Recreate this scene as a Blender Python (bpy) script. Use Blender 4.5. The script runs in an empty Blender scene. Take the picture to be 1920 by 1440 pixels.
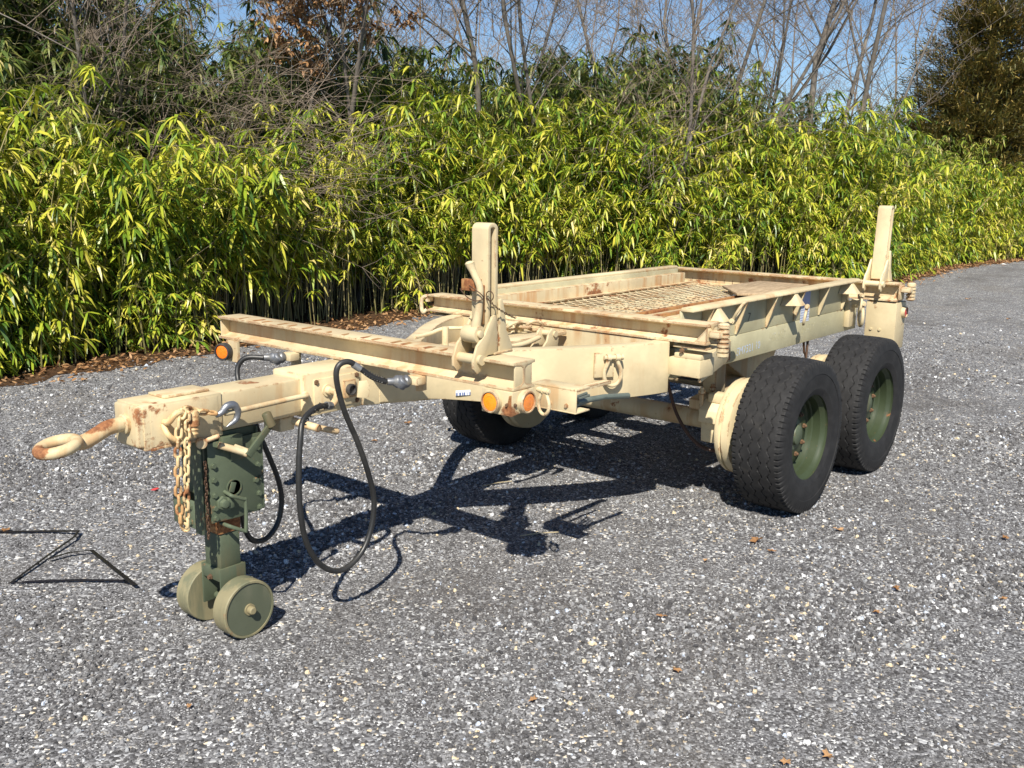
import bpy, bmesh, math, random
import numpy as np
from mathutils import Vector, Matrix

# ---------------------------------------------------------------- camera, sky, sun, exposure
sc = bpy.context.scene
R = math.radians
cam_d = bpy.data.cameras.new('camera')
cam = bpy.data.objects.new('camera', cam_d)
sc.collection.objects.link(cam)
sc.camera = cam
cam_d.sensor_width = 36.0
cam_d.lens = 1854.2 / 1920 * 36
cam_d.clip_start = 0.05
cam_d.clip_end = 2000
_yaw, _pitch, _roll = 0.6888, 0.2016, 0.0117
_f = Vector((math.cos(_yaw) * math.cos(_pitch), math.sin(_yaw) * math.cos(_pitch), -math.sin(_pitch)))
_r = Vector((math.sin(_yaw), -math.cos(_yaw), 0))
_u = _r.cross(_f)
_r2 = math.cos(_roll) * _r + math.sin(_roll) * _u
_u2 = -math.sin(_roll) * _r + math.cos(_roll) * _u
_m = Matrix((( _r2.x, _u2.x, -_f.x, -2.7749), (_r2.y, _u2.y, -_f.y, -3.2117), (_r2.z, _u2.z, -_f.z, 1.75), (0, 0, 0, 1)))
cam.matrix_world = _m

SUN_EL, SUN_AZ = R(46.0), R(33.5)          # the light travels towards azimuth 33.5 deg in the xy plane
sun_dir = Vector((math.cos(SUN_EL) * math.cos(SUN_AZ), math.cos(SUN_EL) * math.sin(SUN_AZ), -math.sin(SUN_EL)))
world = bpy.data.worlds.new('World')
sc.world = world
world.use_nodes = True
wn = world.node_tree.nodes
wl = world.node_tree.links
sky = wn.new('ShaderNodeTexSky')
sky.sky_type = 'NISHITA'
sky.sun_disc = False
sky.sun_elevation = SUN_EL
to_sun = -sun_dir
sky.sun_rotation = math.atan2(to_sun.x, to_sun.y)
sky.air_density = 1.0
sky.dust_density = 0.0
sky.altitude = 1200
sky.ozone_density = 5.0
wl.new(sky.outputs[0], wn['Background'].inputs[0])
wn['Background'].inputs[1].default_value = 0.070
sun_d = bpy.data.lights.new('sun', 'SUN')
sun_d.energy = 5.0
sun_d.angle = R(0.53)
sun_d.color = (1.0, 0.94, 0.83)
sun = bpy.data.objects.new('sun', sun_d)
sc.collection.objects.link(sun)
sun.rotation_euler = sun_dir.to_track_quat('-Z', 'Y').to_euler()
sun.location = (-6, -5, 10)
sc.view_settings.view_transform = 'Standard'
sc.view_settings.look = 'None'
sc.view_settings.gamma = 1.0
sc.view_settings.exposure = 0.65
sc.view_settings.use_curve_mapping = False
sc.render.engine = 'CYCLES'
sc.cycles.max_bounces = 6
sc.cycles.diffuse_bounces = 3
sc.cycles.glossy_bounces = 2
sc.cycles.transmission_bounces = 3
sc.cycles.transparent_max_bounces = 6
sc.cycles.use_denoising = True
sc.cycles.caustics_reflective = False
sc.cycles.caustics_refractive = False

# ---------------------------------------------------------------- helpers
def link(o):
    sc.collection.objects.link(o)
    return o

class MB:
    """collects vertices and faces of one mesh"""
    def __init__(s):
        s.v = []
        s.f = []
    def add(s, vs, fs, M=None):
        b = len(s.v)
        if M is not None:
            vs = [M @ Vector(p) for p in vs]
        s.v += [tuple(p) for p in vs]
        s.f += [tuple(i + b for i in f) for f in fs]
        return s
    def box(s, x0, x1, y0, y1, z0, z1, M=None):
        vs = [(x0, y0, z0), (x1, y0, z0), (x1, y1, z0), (x0, y1, z0), (x0, y0, z1), (x1, y0, z1), (x1, y1, z1), (x0, y1, z1)]
        return s.add(vs, [(3, 2, 1, 0), (4, 5, 6, 7), (0, 1, 5, 4), (1, 2, 6, 5), (2, 3, 7, 6), (3, 0, 4, 7)], M)
    def prism(s, poly, a0, a1, axis='y', M=None):
        """poly: 2-D outline in the plane normal to axis (y: (x,z); x: (y,z); z: (x,y))"""
        def p3(p, a):
            return {'y': (p[0], a, p[1]), 'x': (a, p[0], p[1]), 'z': (p[0], p[1], a)}[axis]
        n = len(poly)
        vs = [p3(p, a0) for p in poly] + [p3(p, a1) for p in poly]
        fs = [tuple(range(n))[::-1], tuple(range(n, 2 * n))] + [(i, (i + 1) % n, n + (i + 1) % n, n + i) for i in range(n)]
        return s.add(vs, fs, M)
    def tube(s, path, r, n=14, closed=False, caps=True, M=None):
        P = [Vector(p) for p in path]
        k = len(P)
        rr = r if isinstance(r, (list, tuple)) else [r] * k
        vs, fs = [], []
        up = None
        for i, p in enumerate(P):
            if closed:
                t = (P[(i + 1) % k] - P[i - 1]).normalized()
            else:
                t = (P[min(i + 1, k - 1)] - P[max(i - 1, 0)]).normalized()
            if up is None:
                up = Vector((0, 0, 1)) if abs(t.z) < .9 else Vector((1, 0, 0))
            a = (up - t * up.dot(t)).normalized()
            b = t.cross(a)
            up = a
            for j in range(n):
                w = 2 * math.pi * j / n
                vs.append(p + (a * math.cos(w) + b * math.sin(w)) * rr[i])
        seg = k if closed else k - 1
        for i in range(seg):
            for j in range(n):
                a0 = i * n + j
                a1 = i * n + (j + 1) % n
                b0 = ((i + 1) % k) * n + j
                b1 = ((i + 1) % k) * n + (j + 1) % n
                fs.append((a0, a1, b1, b0))
        if caps and not closed:
            fs.append(tuple(range(n))[::-1])
            fs.append(tuple(range((k - 1) * n, k * n)))
        return s.add(vs, fs, M)
    def lathe(s, prof, org, axis=(0, 1, 0), n=32, closed=False, M=None):
        """prof: list of (radius, height along axis)"""
        ax = Vector(axis).normalized()
        a = Vector((0, 0, 1)) if abs(ax.z) < .9 else Vector((1, 0, 0))
        a = (a - ax * a.dot(ax)).normalized()
        b = ax.cross(a)
        o = Vector(org)
        vs, fs = [], []
        k = len(prof)
        for r, h in prof:
            for j in range(n):
                w = 2 * math.pi * j / n
                vs.append(o + ax * h + (a * math.cos(w) + b * math.sin(w)) * max(r, 1e-5))
        for i in range(k if closed else k - 1):
            for j in range(n):
                i2 = (i + 1) % k
                fs.append((i * n + j, i * n + (j + 1) % n, i2 * n + (j + 1) % n, i2 * n + j))
        if not closed:
            fs.append(tuple(range(n))[::-1])
            fs.append(tuple(range((k - 1) * n, k * n)))
        return s.add(vs, fs, M)
    def cyl(s, p0, p1, r, n=16):
        p0, p1 = Vector(p0), Vector(p1)
        return s.lathe([(r, 0), (r, (p1 - p0).length)], p0, p1 - p0, n)
    def bolt(s, p, axis, r=.011, h=.008):
        return s.lathe([(r * 1.35, 0), (r * 1.35, h * .25), (r, h * .25), (r, h)], p, axis, 6)
    def build(s, name, mat, parent=None, bev=0.0, sharp=30, data_only=False):
        me = bpy.data.meshes.new(name)
        me.from_pydata(s.v, [], s.f)
        bm = bmesh.new()
        bm.from_mesh(me)
        bmesh.ops.recalc_face_normals(bm, faces=bm.faces)
        if bev:
            es = [e for e in bm.edges if len(e.link_faces) == 2 and e.calc_face_angle(0) > .6]
            bmesh.ops.bevel(bm, geom=es, offset=bev, segments=2, profile=.5, affect='EDGES', clamp_overlap=True)
        bm.to_mesh(me)
        bm.free()
        finish(me, sharp)
        me.materials.append(mat)
        if data_only:
            return me
        return child(name, me, parent)

def finish(me, sharp=30):
    me.polygons.foreach_set('use_smooth', [True] * len(me.polygons))
    me.set_sharp_from_angle(angle=R(sharp))
    me.update()

def child(name, me, parent=None, M=None):
    o = link(bpy.data.objects.new(name, me))
    if M is not None:
        o.matrix_basis = M
    if parent is not None:
        o.parent = parent
        o.matrix_parent_inverse = WM[parent.name].inverted()
    WM[o.name] = (M if M is not None else Matrix.Identity(4))
    return o

WM = {}
def empty(name, loc, parent=None):
    o = link(bpy.data.objects.new(name, None))
    o.empty_display_size = .2
    M = Matrix.Translation(loc)
    if parent is not None:
        o.parent = parent
        o.matrix_parent_inverse = WM[parent.name].inverted()
    o.matrix_basis = M
    WM[o.name] = M
    return o

def tag(o, label=None, cat=None, group=None, kind=None):
    if label: o['label'] = label
    if cat: o['category'] = cat
    if group: o['group'] = group
    if kind: o['kind'] = kind
    return o

def rot(axis, deg, about=(0, 0, 0)):
    a = Vector(about)
    return Matrix.Translation(a) @ Matrix.Rotation(R(deg), 4, axis) @ Matrix.Translation(-a)

def spline(pts, n=8):
    """Catmull-Rom through pts"""
    P = [Vector(p) for p in pts]
    P = [P[0] * 2 - P[1]] + P + [P[-1] * 2 - P[-2]]
    out = []
    for i in range(1, len(P) - 2):
        for k in range(n):
            t = k / n
            out.append(.5 * ((2 * P[i]) + (P[i + 1] - P[i - 1]) * t + (2 * P[i - 1] - 5 * P[i] + 4 * P[i + 1] - P[i + 2]) * t * t + (-P[i - 1] + 3 * P[i] - 3 * P[i + 1] + P[i + 2]) * t ** 3))
    out.append(P[-2])
    return out

# ---------------------------------------------------------------- materials
class NT:
    def __init__(s, name):
        s.m = bpy.data.materials.new(name)
        s.m.use_nodes = True
        s.t = s.m.node_tree
        s.t.nodes.clear()
        s.out = s.n('ShaderNodeOutputMaterial')
    def n(s, typ, **k):
        nd = s.t.nodes.new(typ)
        for a, b in k.items():
            setattr(nd, a, b)
        return nd
    def l(s, a, b):
        s.t.links.new(a, b)
    def set(s, sock, v):
        if hasattr(v, 'is_linked') or isinstance(v, bpy.types.NodeSocket):
            s.l(v, sock)
        else:
            sock.default_value = v
    def math(s, op, a, b=0.0, c=None, clamp=False):
        nd = s.n('ShaderNodeMath', operation=op, use_clamp=clamp)
        s.set(nd.inputs[0], a)
        s.set(nd.inputs[1], b)
        if c is not None:
            s.set(nd.inputs[2], c)
        return nd.outputs[0]
    def mix(s, f, a, b, blend='MIX'):
        nd = s.n('ShaderNodeMix', data_type='RGBA', blend_type=blend)
        s.set(nd.inputs[0], f)
        s.set(nd.inputs[6], a if not isinstance(a, tuple) else (*a, 1) if len(a) == 3 else a)
        s.set(nd.inputs[7], b if not isinstance(b, tuple) else (*b, 1) if len(b) == 3 else b)
        return nd.outputs[2]
    def ramp(s, f, stops, interp='LINEAR'):
        nd = s.n('ShaderNodeValToRGB')
        cr = nd.color_ramp
        cr.interpolation = interp
        while len(cr.elements) > 1:
            cr.elements.remove(cr.elements[-1])
        for i, (p, c) in enumerate(stops):
            e = cr.elements[0] if i == 0 else cr.elements.new(p)
            e.position = p
            e.color = (*c, 1) if len(c) == 3 else c
        s.l(f, nd.inputs[0])
        return nd.outputs[0]
    def step(s, v, lo, hi):
        nd = s.n('ShaderNodeMapRange', interpolation_type='SMOOTHSTEP')
        s.set(nd.inputs[0], v)
        s.set(nd.inputs[1], lo)
        s.set(nd.inputs[2], hi)
        return nd.outputs[0]
    def pos(s, scale=(1, 1, 1), loc=(0, 0, 0), obj=False):
        mp = s.n('ShaderNodeMapping')
        mp.inputs['Scale'].default_value = scale
        mp.inputs['Location'].default_value = loc
        if obj:
            s.l(s.n('ShaderNodeTexCoord').outputs['Object'], mp.inputs[0])
        else:
            s.l(s.n('ShaderNodeNewGeometry').outputs['Position'], mp.inputs[0])
        return mp.outputs[0]
    def noise(s, v, scale, detail=4, rough=.55, out=0):
        nd = s.n('ShaderNodeTexNoise')
        s.l(v, nd.inputs['Vector'])
        nd.inputs['Scale'].default_value = scale
        nd.inputs['Detail'].default_value = detail
        nd.inputs['Roughness'].default_value = rough
        return nd.outputs[out]
    def bsdf(s, col, rough=.5, metal=0.0, spec=.5, bump=None, bump_s=.3, bump_d=.01, **k):
        b = s.n('ShaderNodeBsdfPrincipled')
        s.set(b.inputs['Base Color'], col if not isinstance(col, tuple) else (*col, 1))
        s.set(b.inputs['Roughness'], rough)
        s.set(b.inputs['Metallic'], metal)
        b.inputs['Specular IOR Level'].default_value = spec
        for a, v in k.items():
            s.set(b.inputs[a], v)
        if bump is not None:
            bp = s.n('ShaderNodeBump')
            bp.inputs['Strength'].default_value = bump_s
            bp.inputs['Distance'].default_value = bump_d
            s.l(bump, bp.inputs['Height'])
            s.l(bp.outputs[0], b.inputs['Normal'])
        s.l(b.outputs[0], s.out.inputs[0])
        return b

RUST = [(0.0, (.075, .028, .013)), (.40, (.20, .072, .028)), (.70, (.34, .145, .058)), (1.0, (.46, .25, .12))]

def painted(name, col, rust=.3, edge=.5, stain=.3, rough=.55, stain_col=(.44, .215, .075), fade=(1.12, 1.1, 1.06), spots=()):
    """weathered paint: colour drift, brown run stains, rust patches, worn edges"""
    t = NT(name)
    p = t.pos()
    big = t.noise(p, 2.3, 5, .6)
    c2 = tuple(min(1, a * b) for a, b in zip(col, fade))
    c3 = tuple(a * b for a, b in zip(col, (.80, .78, .74)))
    c = t.mix(t.step(big, .35, .7), c3, c2)
    mot = t.noise(p, 26, 6, .7)
    c = t.mix(t.math('MULTIPLY', t.step(mot, .52, .75), .30), c, tuple(a * .68 for a in col))
    # run stains: stretched downwards
    ps = t.pos((9, 9, 1.1))
    run = t.noise(ps, 1.6, 5, .62)
    patch = t.noise(t.pos(loc=(3.1, 1.7, .4)), 1.9, 3, .5)
    sm = t.math('MULTIPLY', t.step(run, .44, .62), t.step(patch, .60 - .34 * stain, .76 - .28 * stain))
    c = t.mix(t.math('MULTIPLY', sm, min(1, .30 + stain * .50)), c, stain_col)
    # rust spots and worn edges
    rn = t.noise(t.pos(loc=(7.7, 2.2, 5.1)), 7.5, 9, .68)
    for (sx, sy, sz, sr) in spots:
        vd = t.n('ShaderNodeVectorMath', operation='DISTANCE')
        t.l(p, vd.inputs[0])
        vd.inputs[1].default_value = (sx, sy, sz)
        rn = t.math('ADD', rn, t.math('MULTIPLY', t.math('SUBTRACT', 1.0, t.math('DIVIDE', vd.outputs['Value'], sr), clamp=True), .27))
    rmask = t.math('MULTIPLY', t.step(rn, .705 - .24 * rust, .775 - .24 * rust), .95)
    chips = t.step(t.noise(t.pos(loc=(2.7, 4.2, 8.1)), 46, 3, .6), .735 - .05 * rust, .76 - .05 * rust)
    rmask = t.math('MAXIMUM', rmask, t.math('MULTIPLY', chips, t.step(t.noise(t.pos(loc=(6, 3, 1)), 3.5, 2), .42, .58)))
    if edge > 0:
        bv = t.n('ShaderNodeBevel', samples=4)
        bv.inputs['Radius'].default_value = .015
        ge = t.n('ShaderNodeNewGeometry')
        dt = t.n('ShaderNodeVectorMath', operation='DOT_PRODUCT')
        t.l(bv.outputs[0], dt.inputs[0])
        t.l(ge.outputs['Normal'], dt.inputs[1])
        em = t.step(t.math('SUBTRACT', 1.0, dt.outputs['Value']), .004, .09)
        en = t.step(t.noise(t.pos(loc=(1.1, 9.2, 3.3)), 12, 6, .7), .66 - .26 * edge, .74 - .22 * edge)
        rmask = t.math('MAXIMUM', rmask, t.math('MULTIPLY', em, en))
    rc = t.ramp(t.noise(p, 55, 5, .7), [(a * .6 + .2, b) for a, b in RUST])
    c = t.mix(rmask, c, rc)
    rg = t.math('ADD', t.math('MULTIPLY', rmask, .3), t.math('MULTIPLY_ADD', mot, .25, rough - .12))
    hgt = t.math('MULTIPLY_ADD', rmask, t.math('MULTIPLY', t.noise(p, 140, 3, .6), 1.0), t.math('MULTIPLY', t.noise(p, 60, 3, .6), .35))
    t.bsdf(c, rg, spec=.35, bump=hgt, bump_s=.35, bump_d=.003)
    return t.m

def simple(name, col, rough=.5, metal=0.0, spec=.5, var=.25, scale=20, bump=.15, dirt=None, dirt_amt=.5):
    t = NT(name)
    p = t.pos(obj=True)
    n = t.noise(p, scale, 5, .65)
    c = t.mix(n, tuple(a * (1 - var) for a in col), tuple(min(1, a * (1 + var)) for a in col))
    if dirt:
        c = t.mix(t.math('MULTIPLY', t.step(t.noise(p, scale * .3, 6, .7), .45, .68), dirt_amt), c, dirt)
    t.bsdf(c, t.math('MULTIPLY_ADD', n, .25, rough - .12), metal, spec, bump=t.noise(p, scale * 4, 3), bump_s=bump, bump_d=.003)
    return t.m

TAN = (.64, .54, .35)
M_tan = painted('tan_paint', TAN, .16, .55, .35, spots=[(-1.02, -.05, .83, .20), (-.50, 0, .97, .07), (-.33, -.02, .99, .10), (.0, -.93, .90, .07), (1.60, -.80, .90, .12), (2.2, -.70, .80, .10), (.10, -.74, 1.14, .06), (4.1, -.8, 1.0, .1)])
M_tan_beam = painted('tan_paint_weathered', (.635, .535, .35), .36, 1.0, .45)
M_tan_rust = painted('tan_paint_rusty', (.62, .52, .335), .52, 1.0, .72)
M_far = painted('tan_paint_inner_rail', (.65, .55, .36), .26, .6, .8, spots=[(2.75, .63, 1.02, .26)])
M_rail = painted('faded_khaki_paint', (.53, .50, .335), .10, .30, .22, stain_col=(.36, .27, .14))
M_rust = painted('rusted_tan_steel', (.40, .24, .11), .95, 1.0, 1.0)
M_green = painted('green_paint', (.088, .112, .074), .10, .35, .25, .5, (.20, .12, .055), (1.25, 1.22, 1.2))
M_green_rim = painted('green_rim_paint', (.037, .052, .027), .0, .12, .12, .45, (.12, .11, .055), (1.15, 1.12, 1.1))
M_green_wheel = painted('worn_green_and_tan_paint', (.27, .245, .15), .26, .35, 1.0, .6, (.125, .135, .085))
M_hose = simple('black_rubber_hose', (.018, .018, .018), .42, spec=.5, var=.4, scale=9, dirt=(.10, .095, .085), dirt_amt=.35)
M_grey = simple('grey_cast_metal', (.17, .18, .20), .45, .5, var=.35, scale=60, dirt=(.30, .27, .2), dirt_amt=.4)
M_hook = simple('galvanised_hook', (.28, .29, .31), .42, .75, var=.3, scale=40)
M_blackrub = simple('black_lamp_rubber', (.03, .03, .032), .6, var=.4, scale=40, dirt=(.12, .10, .08))
M_silver = simple('silver_ferrule', (.5, .5, .48), .35, .8)
M_rustbolt = simple('rusty_steel', (.125, .070, .040), .8, .1, var=.5, scale=50, dirt=(.30, .17, .07), dirt_amt=.7)
M_chain = painted('rusty_tan_chain', (.62, .48, .27), .55, .2, .9)
M_greytool = simple('green_grey_tool_steel', (.14, .165, .14), .5, .2, var=.3, scale=30)
M_wire = simple('rusty_wire', (.09, .05, .03), .6, .4, var=.4, scale=60)

def lens(name, col):
    t = NT(name)
    p = t.pos(obj=True)
    w = t.n('ShaderNodeTexChecker')
    w.inputs['Scale'].default_value = 260
    t.l(p, w.inputs[0])
    t.bsdf(col, .16, spec=.6, bump=w.outputs[1], bump_s=.25, bump_d=.002, **{'Subsurface Weight': .35, 'Subsurface Radius': (.02, .008, .002), 'Coat Weight': .5})
    return t.m
M_amber = lens('amber_lens', (.95, .30, .012))
M_amber2 = lens('faded_amber_lens', (.80, .25, .045))
M_red = lens('red_lens', (.55, .02, .012))
def tyre_mat():
    t = NT('tyre_rubber')
    p = t.pos(obj=True)
    n = t.noise(p, 16, 6, .65)
    c = t.mix(t.step(n, .3, .72), (.014, .0138, .0145), (.026, .0255, .026))
    c = t.mix(t.math('MULTIPLY', t.step(t.noise(p, 7, 6, .75), .55, .8), .28), c, (.10, .09, .075))
    t.bsdf(c, .72, spec=.3, bump=t.noise(p, 160, 3, .6), bump_s=.25, bump_d=.002)
    return t.m
M_tyre = tyre_mat()
# ---------------------------------------------------------------- the trailer
TR = empty('trailer', (1.6, 0, 0))
tag(TR, 'sand-coloured rusty two-axle flatbed trailer with long drawbar standing on the gravel', 'trailer')

def P(name, mb, mat, parent=None, bev=0.0, label=None):
    o = mb.build(name, mat, parent or TR, bev)
    if label: o['label'] = label
    return o

# --- drawbar
tongue = P('drawbar', MB().box(-1.02, -.30, -.081, .081, .816, .966), M_tan, bev=.012)
P('front_sleeve', MB().box(-1.0, -.684, -.086, .086, .806, .9685).box(-.975, -.70, -.0875, -.086, .815, .96), M_tan, tongue, .006)
P('top_plate', MB().prism([(-.885, -.035), (-.70, -.035), (-.70, .075), (-.885, .075)], .9695, .979, 'z'), M_tan_beam, tongue, .002)
P('weld_bead', MB().tube([(-.98 + .02 * i + random.Random(i).uniform(-.004, .004), -.0845, .807 + random.Random(i + 50).uniform(-.002, .002)) for i in range(15)], .006, 6), M_tan, tongue)
sl = MB().box(-.31, .0, -.1, .1, .805, .985)
sl.prism([(0, .805), (.62, .74), (.62, .984), (0, .984)], -.098, .098, 'y')
sleeve = P('drawbar_sleeve', sl, M_tan, bev=.008)
cp = P('connector_panel', MB().box(-.262, -.02, -.106, -.1, .826, .957), M_tan, sleeve, .002)
for bx, bz in ((-.25, .945), (-.034, .946), (-.25, .838), (-.034, .838)):
    P('bolt', MB().bolt((bx, -.106, bz), (0, -1, 0), .009, .006), M_rustbolt, sleeve)
P('power_socket', MB().box(-.112, -.05, -.118, -.106, .858, .932), M_tan_rust, sleeve, .002)
P('socket_rim', MB().lathe([(.024, 0), (.024, .016), (.019, .018), (.017, .006), (.001, .006)], (-.082, -.118, .893), (0, -1, 0), 20), M_blackrub, sleeve)
P('socket_lid', MB().prism([(-.07, .86), (-.02, .852), (-.012, .90), (-.025, .93), (-.06, .928)], -.152, -.145, 'y', rot('Z', -28, (-.06, -.148, .9))), M_tan, sleeve, .002)
P('hose_fitting', MB().lathe([(.026, 0), (.026, .006), (.017, .006), (.017, .03), (.013, .03)], (-.195, -.106, .905), (0, -1, 0), 16).tube(spline([(-.195, -.125, .905), (-.20, -.17, .903), (-.225, -.195, .885), (-.255, -.205, .865)], 5), .0135, 12), M_tan, sleeve)
# rust-brown pin and little block under the drawbar
P('stop_block', MB().box(-.40, -.33, -.06, .05, .757, .812), M_tan, tongue, .003)
P('pin_handle', MB().cyl((-.34, -.03, .795), (-.295, -.17, .772), .016).tube([(-.305, -.14, .777), (-.20, -.165, .742), (-.192, -.167, .739)], [.0125, .0125, .009], 14), M_tan_beam, tongue)
# drawbar eye
ring = [(-1.267 + .060 * math.cos(a), .060 * math.sin(a), .862 + .012 * math.cos(a)) for a in [2 * math.pi * i / 40 for i in range(40)]]
lun = MB().tube(ring, .0205, 14, closed=True)
shank = spline([(-1.00, 0, .897), (-1.05, 0, .897), (-1.09, 0, .893), (-1.13, 0, .877), (-1.17, 0, .862), (-1.20, 0, .860), (-1.225, 0, .860)], 6)
lun.tube(shank, [.027] * (len(shank) - 10) + [.026 - .0006 * i for i in range(10)], 18)
lun.lathe([(.036, 0), (.036, .012), (.030, .016)], (-1.02, 0, .897), (-1, 0, 0), 22)
P('drawbar_eye', lun, painted('tan_paint_chipped', (.66, .55, .35), .34, .6, .5, spots=[(-1.335, 0, .862, .075), (-1.27, -.05, .84, .05), (-1.10, 0, .92, .06), (-1.15, 0, .90, .05)]))
# grab rod along the near side
P('grab_rod', MB().tube(spline([(-.700, -.128, .898), (-.64, -.131, .899), (-.40, -.131, .905), (-.335, -.131, .905), (-.312, -.122, .902), (-.305, -.095, .899)], 6), .0105, 14).lathe([(.018, 0), (.014, .012)], (-.305, -.100, .899), (0, -1, 0), 16), M_tan)

# --- safety chain with hook
sch = empty('safety_chain', (-.87, -.12, .9), TR)
def link_mesh(L=.047, W=.031, r=.0056):
    h, w = L / 2 - W / 2, W / 2 - r
    pts = []
    for i in range(8):
        a = math.pi * i / 7
        pts.append((w * math.cos(a), 0, h + w * math.sin(a)))
    for i in range(8):
        a = math.pi + math.pi * i / 7
        pts.append((w * math.cos(a), 0, -h + w * math.sin(a)))
    return MB().tube(pts, r, 8, closed=True).build('chain_link', M_chain, data_only=True)
LM = link_mesh()
def chain(pts, parent, me=LM, pitch=.034, name='chain_link', tw=0):
    S = [Vector(p) for p in pts]
    seg = [(S[i], S[i + 1]) for i in range(len(S) - 1)]
    tot = sum((b - a).length for a, b in seg)
    n = max(1, round(tot / pitch))
    rnd = random.Random(int(abs(pts[0][0]) * 1000) + len(pts))
    for i in range(n):
        d = (i + .5) * tot / n
        for a, b in seg:
            if d <= (b - a).length: break
            d -= (b - a).length
        t = (b - a).normalized()
        c = a + t * d
        q = t.to_track_quat('Z', 'X').to_matrix().to_4x4()
        M = Matrix.Translation(c) @ q @ Matrix.Rotation(R(90 * (i % 2) + 35 + tw + rnd.uniform(-14, 14)), 4, 'Z')
        child(name, me, parent, M)
chain([(-.872, -.137, .945), (-.896, -.139, .90), (-.908, -.140, .80), (-.917, -.141, .65), (-.915, -.141, .53)], sch)
chain([(-.862, -.14, .935), (-.868, -.142, .85), (-.880, -.143, .72), (-.888, -.143, .60), (-.893, -.143, .51)], sch, tw=50)
chain([(-.905, -.141, .525), (-.893, -.143, .50)], sch)
chain([(-.872, -.13, .947), (-.835, -.122, .935), (-.79, -.125, .918), (-.735, -.128, .905)], sch)
P('chain_ring', MB().tube(spline([(-.925, -.092, .900), (-.925, -.12, .905), (-.905, -.13, .93), (-.88, -.13, .935), (-.86, -.125, .915), (-.86, -.095, .905)], 5), .012, 12)
  .tube(spline([(-.93, -.09, .89), (-.93, -.118, .86), (-.905, -.125, .835), (-.885, -.118, .83)], 4), .010, 12), M_chain, sch)
P('swivel_pin', MB().lathe([(.012, .015), (.020, .013), (.024, 0), (.024, -.040), (.019, -.044), (.019, -.05), (.021, -.054), (.017, -.06), (.017, -.066), (.019, -.07), (.012, -.085)], (-.835, -.128, .918), (0, 0, 1), 18), M_chain, sch)
hk = spline([(-.738, -.125, .895), (-.715, -.13, .905), (-.695, -.135, .925), (-.665, -.137, .925), (-.650, -.135, .895), (-.658, -.134, .868), (-.685, -.133, .853), (-.705, -.133, .845)], 6)
P('hook', MB().tube(hk, [.009 + .006 * math.sin(math.pi * min(1, i / 34)) - (.012 * max(0, i - 34) / 9) for i in range(len(hk))], 14), M_hook, sch)

# --- support jack with twin steel wheels
jk = P('support_jack', MB().box(-.70, -.606, -.052, .052, .40, .80).box(-.70, -.606, -.052, .052, .255, .402), M_green, bev=.006)
hp = MB().prism([(-.757, .785), (-.516, .785), (-.516, .482), (-.53, .470), (-.60, .474), (-.62, .468), (-.752, .472)], -.088, -.080, 'y')
hp.prism([(-.516, .785), (-.508, .775), (-.508, .48), (-.516, .472)], -.088, .05, 'y')
P('housing_plate', hp, M_green, jk, .003)
P('housing_plate', MB().box(-.757, -.52, .078, .086, .48, .79), M_green, jk, .003)
P('housing_web', MB().box(-.75, -.742, -.080, .078, .57, .81), M_green, jk, .002)
P('housing_web', MB().box(-.53, -.522, -.079, .078, .50, .81), M_green, jk, .002)
P('mounting_head', MB().box(-.745, -.53, -.07, .07, .775, .815).box(-.70, -.61, -.105, -.07, .745, .80), M_green, jk, .004)
P('guide_channel', MB().box(-.800, -.785, -.094, -.055, .44, .80).box(-.800, -.757, -.060, -.052, .44, .80), M_green, jk, .003)
P('side_bracket', MB().box(-.795, -.785, -.045, .10, .452, .56).box(-.795, -.75, .092, .10, .452, .56), M_green, jk, .003)
hole = MB().lathe([(.034, .0), (.034, .004), (.029, .004), (.029, -.004)], (-.648, -.088, .593), (0, -1, 0), 28)
P('inspection_ring', hole, M_green, jk)
P('inspection_hole', MB().lathe([(.0285, .001), (.001, .001)], (-.648, -.088, .593), (0, -1, 0), 28), simple('hole_shade', (.018, .022, .016), .5), jk)  # flat dark disc: the shade inside the hole is put into its colour
P('spindle_nut', MB().box(-.668, -.645, -.094, -.086, .575, .615, rot('Y', 20, (-.655, -.09, .595))), M_green, jk, .002)
for bx, bz in ((-.535, .727), (-.535, .66), (-.548, .60), (-.527, .605), (-.535, .543), (-.535, .487), (-.735, .695), (-.735, .64), (-.735, .58), (-.735, .53), (-.735, .49)):
    P('bolt', MB().bolt((bx, -.088, bz), (0, -1, 0), .0095, .010), M_green, jk)
for by, bz in ((-.02, .535), (-.02, .475), (.04, .535), (.04, .475)):
    P('bolt', MB().bolt((-.795, by, bz), (-1, 0, 0), .010, .010), M_green, jk)
ck = jk
LMs = MB().tube([(.0055 * math.cos(a), 0, .010 * math.sin(a)) for a in [2 * math.pi * i / 10 for i in range(10)]], .002, 6, closed=True).build('drive_link', M_wire, data_only=True)
rnd = random.Random(5)
for i in range(24):
    child('drive_link', LMs, ck, Matrix.Translation((-.772 + .002 * math.sin(i), -.093, .715 - .0125 * i)) @ Matrix.Rotation(R(90 * (i % 2) + rnd.uniform(-10, 10)), 4, 'Z'))
P('locking_nut', MB().lathe([(.028, 0), (.028, .014), (.018, .014), (.018, .03)], (-.705, -.088, .545), (0, -1, 0), 6).box(-.69, -.665, -.112, -.09, .522, .565), M_green, jk, .002)
P('pull_handle', MB().tube(spline([(-.69, -.085, .585), (-.69, -.12, .58), (-.685, -.130, .575), (-.640, -.134, .553), (-.630, -.134, .540), (-.634, -.134, .435), (-.64, -.13, .425), (-.690, -.118, .452), (-.695, -.06, .455)], 4), .0075, 10), M_green, jk)
P('worn_band', MB().box(-.7035, -.6025, -.0555, .0555, .405, .468), M_rust, jk, .004, 'bare rusty band round the jack leg')
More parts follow.
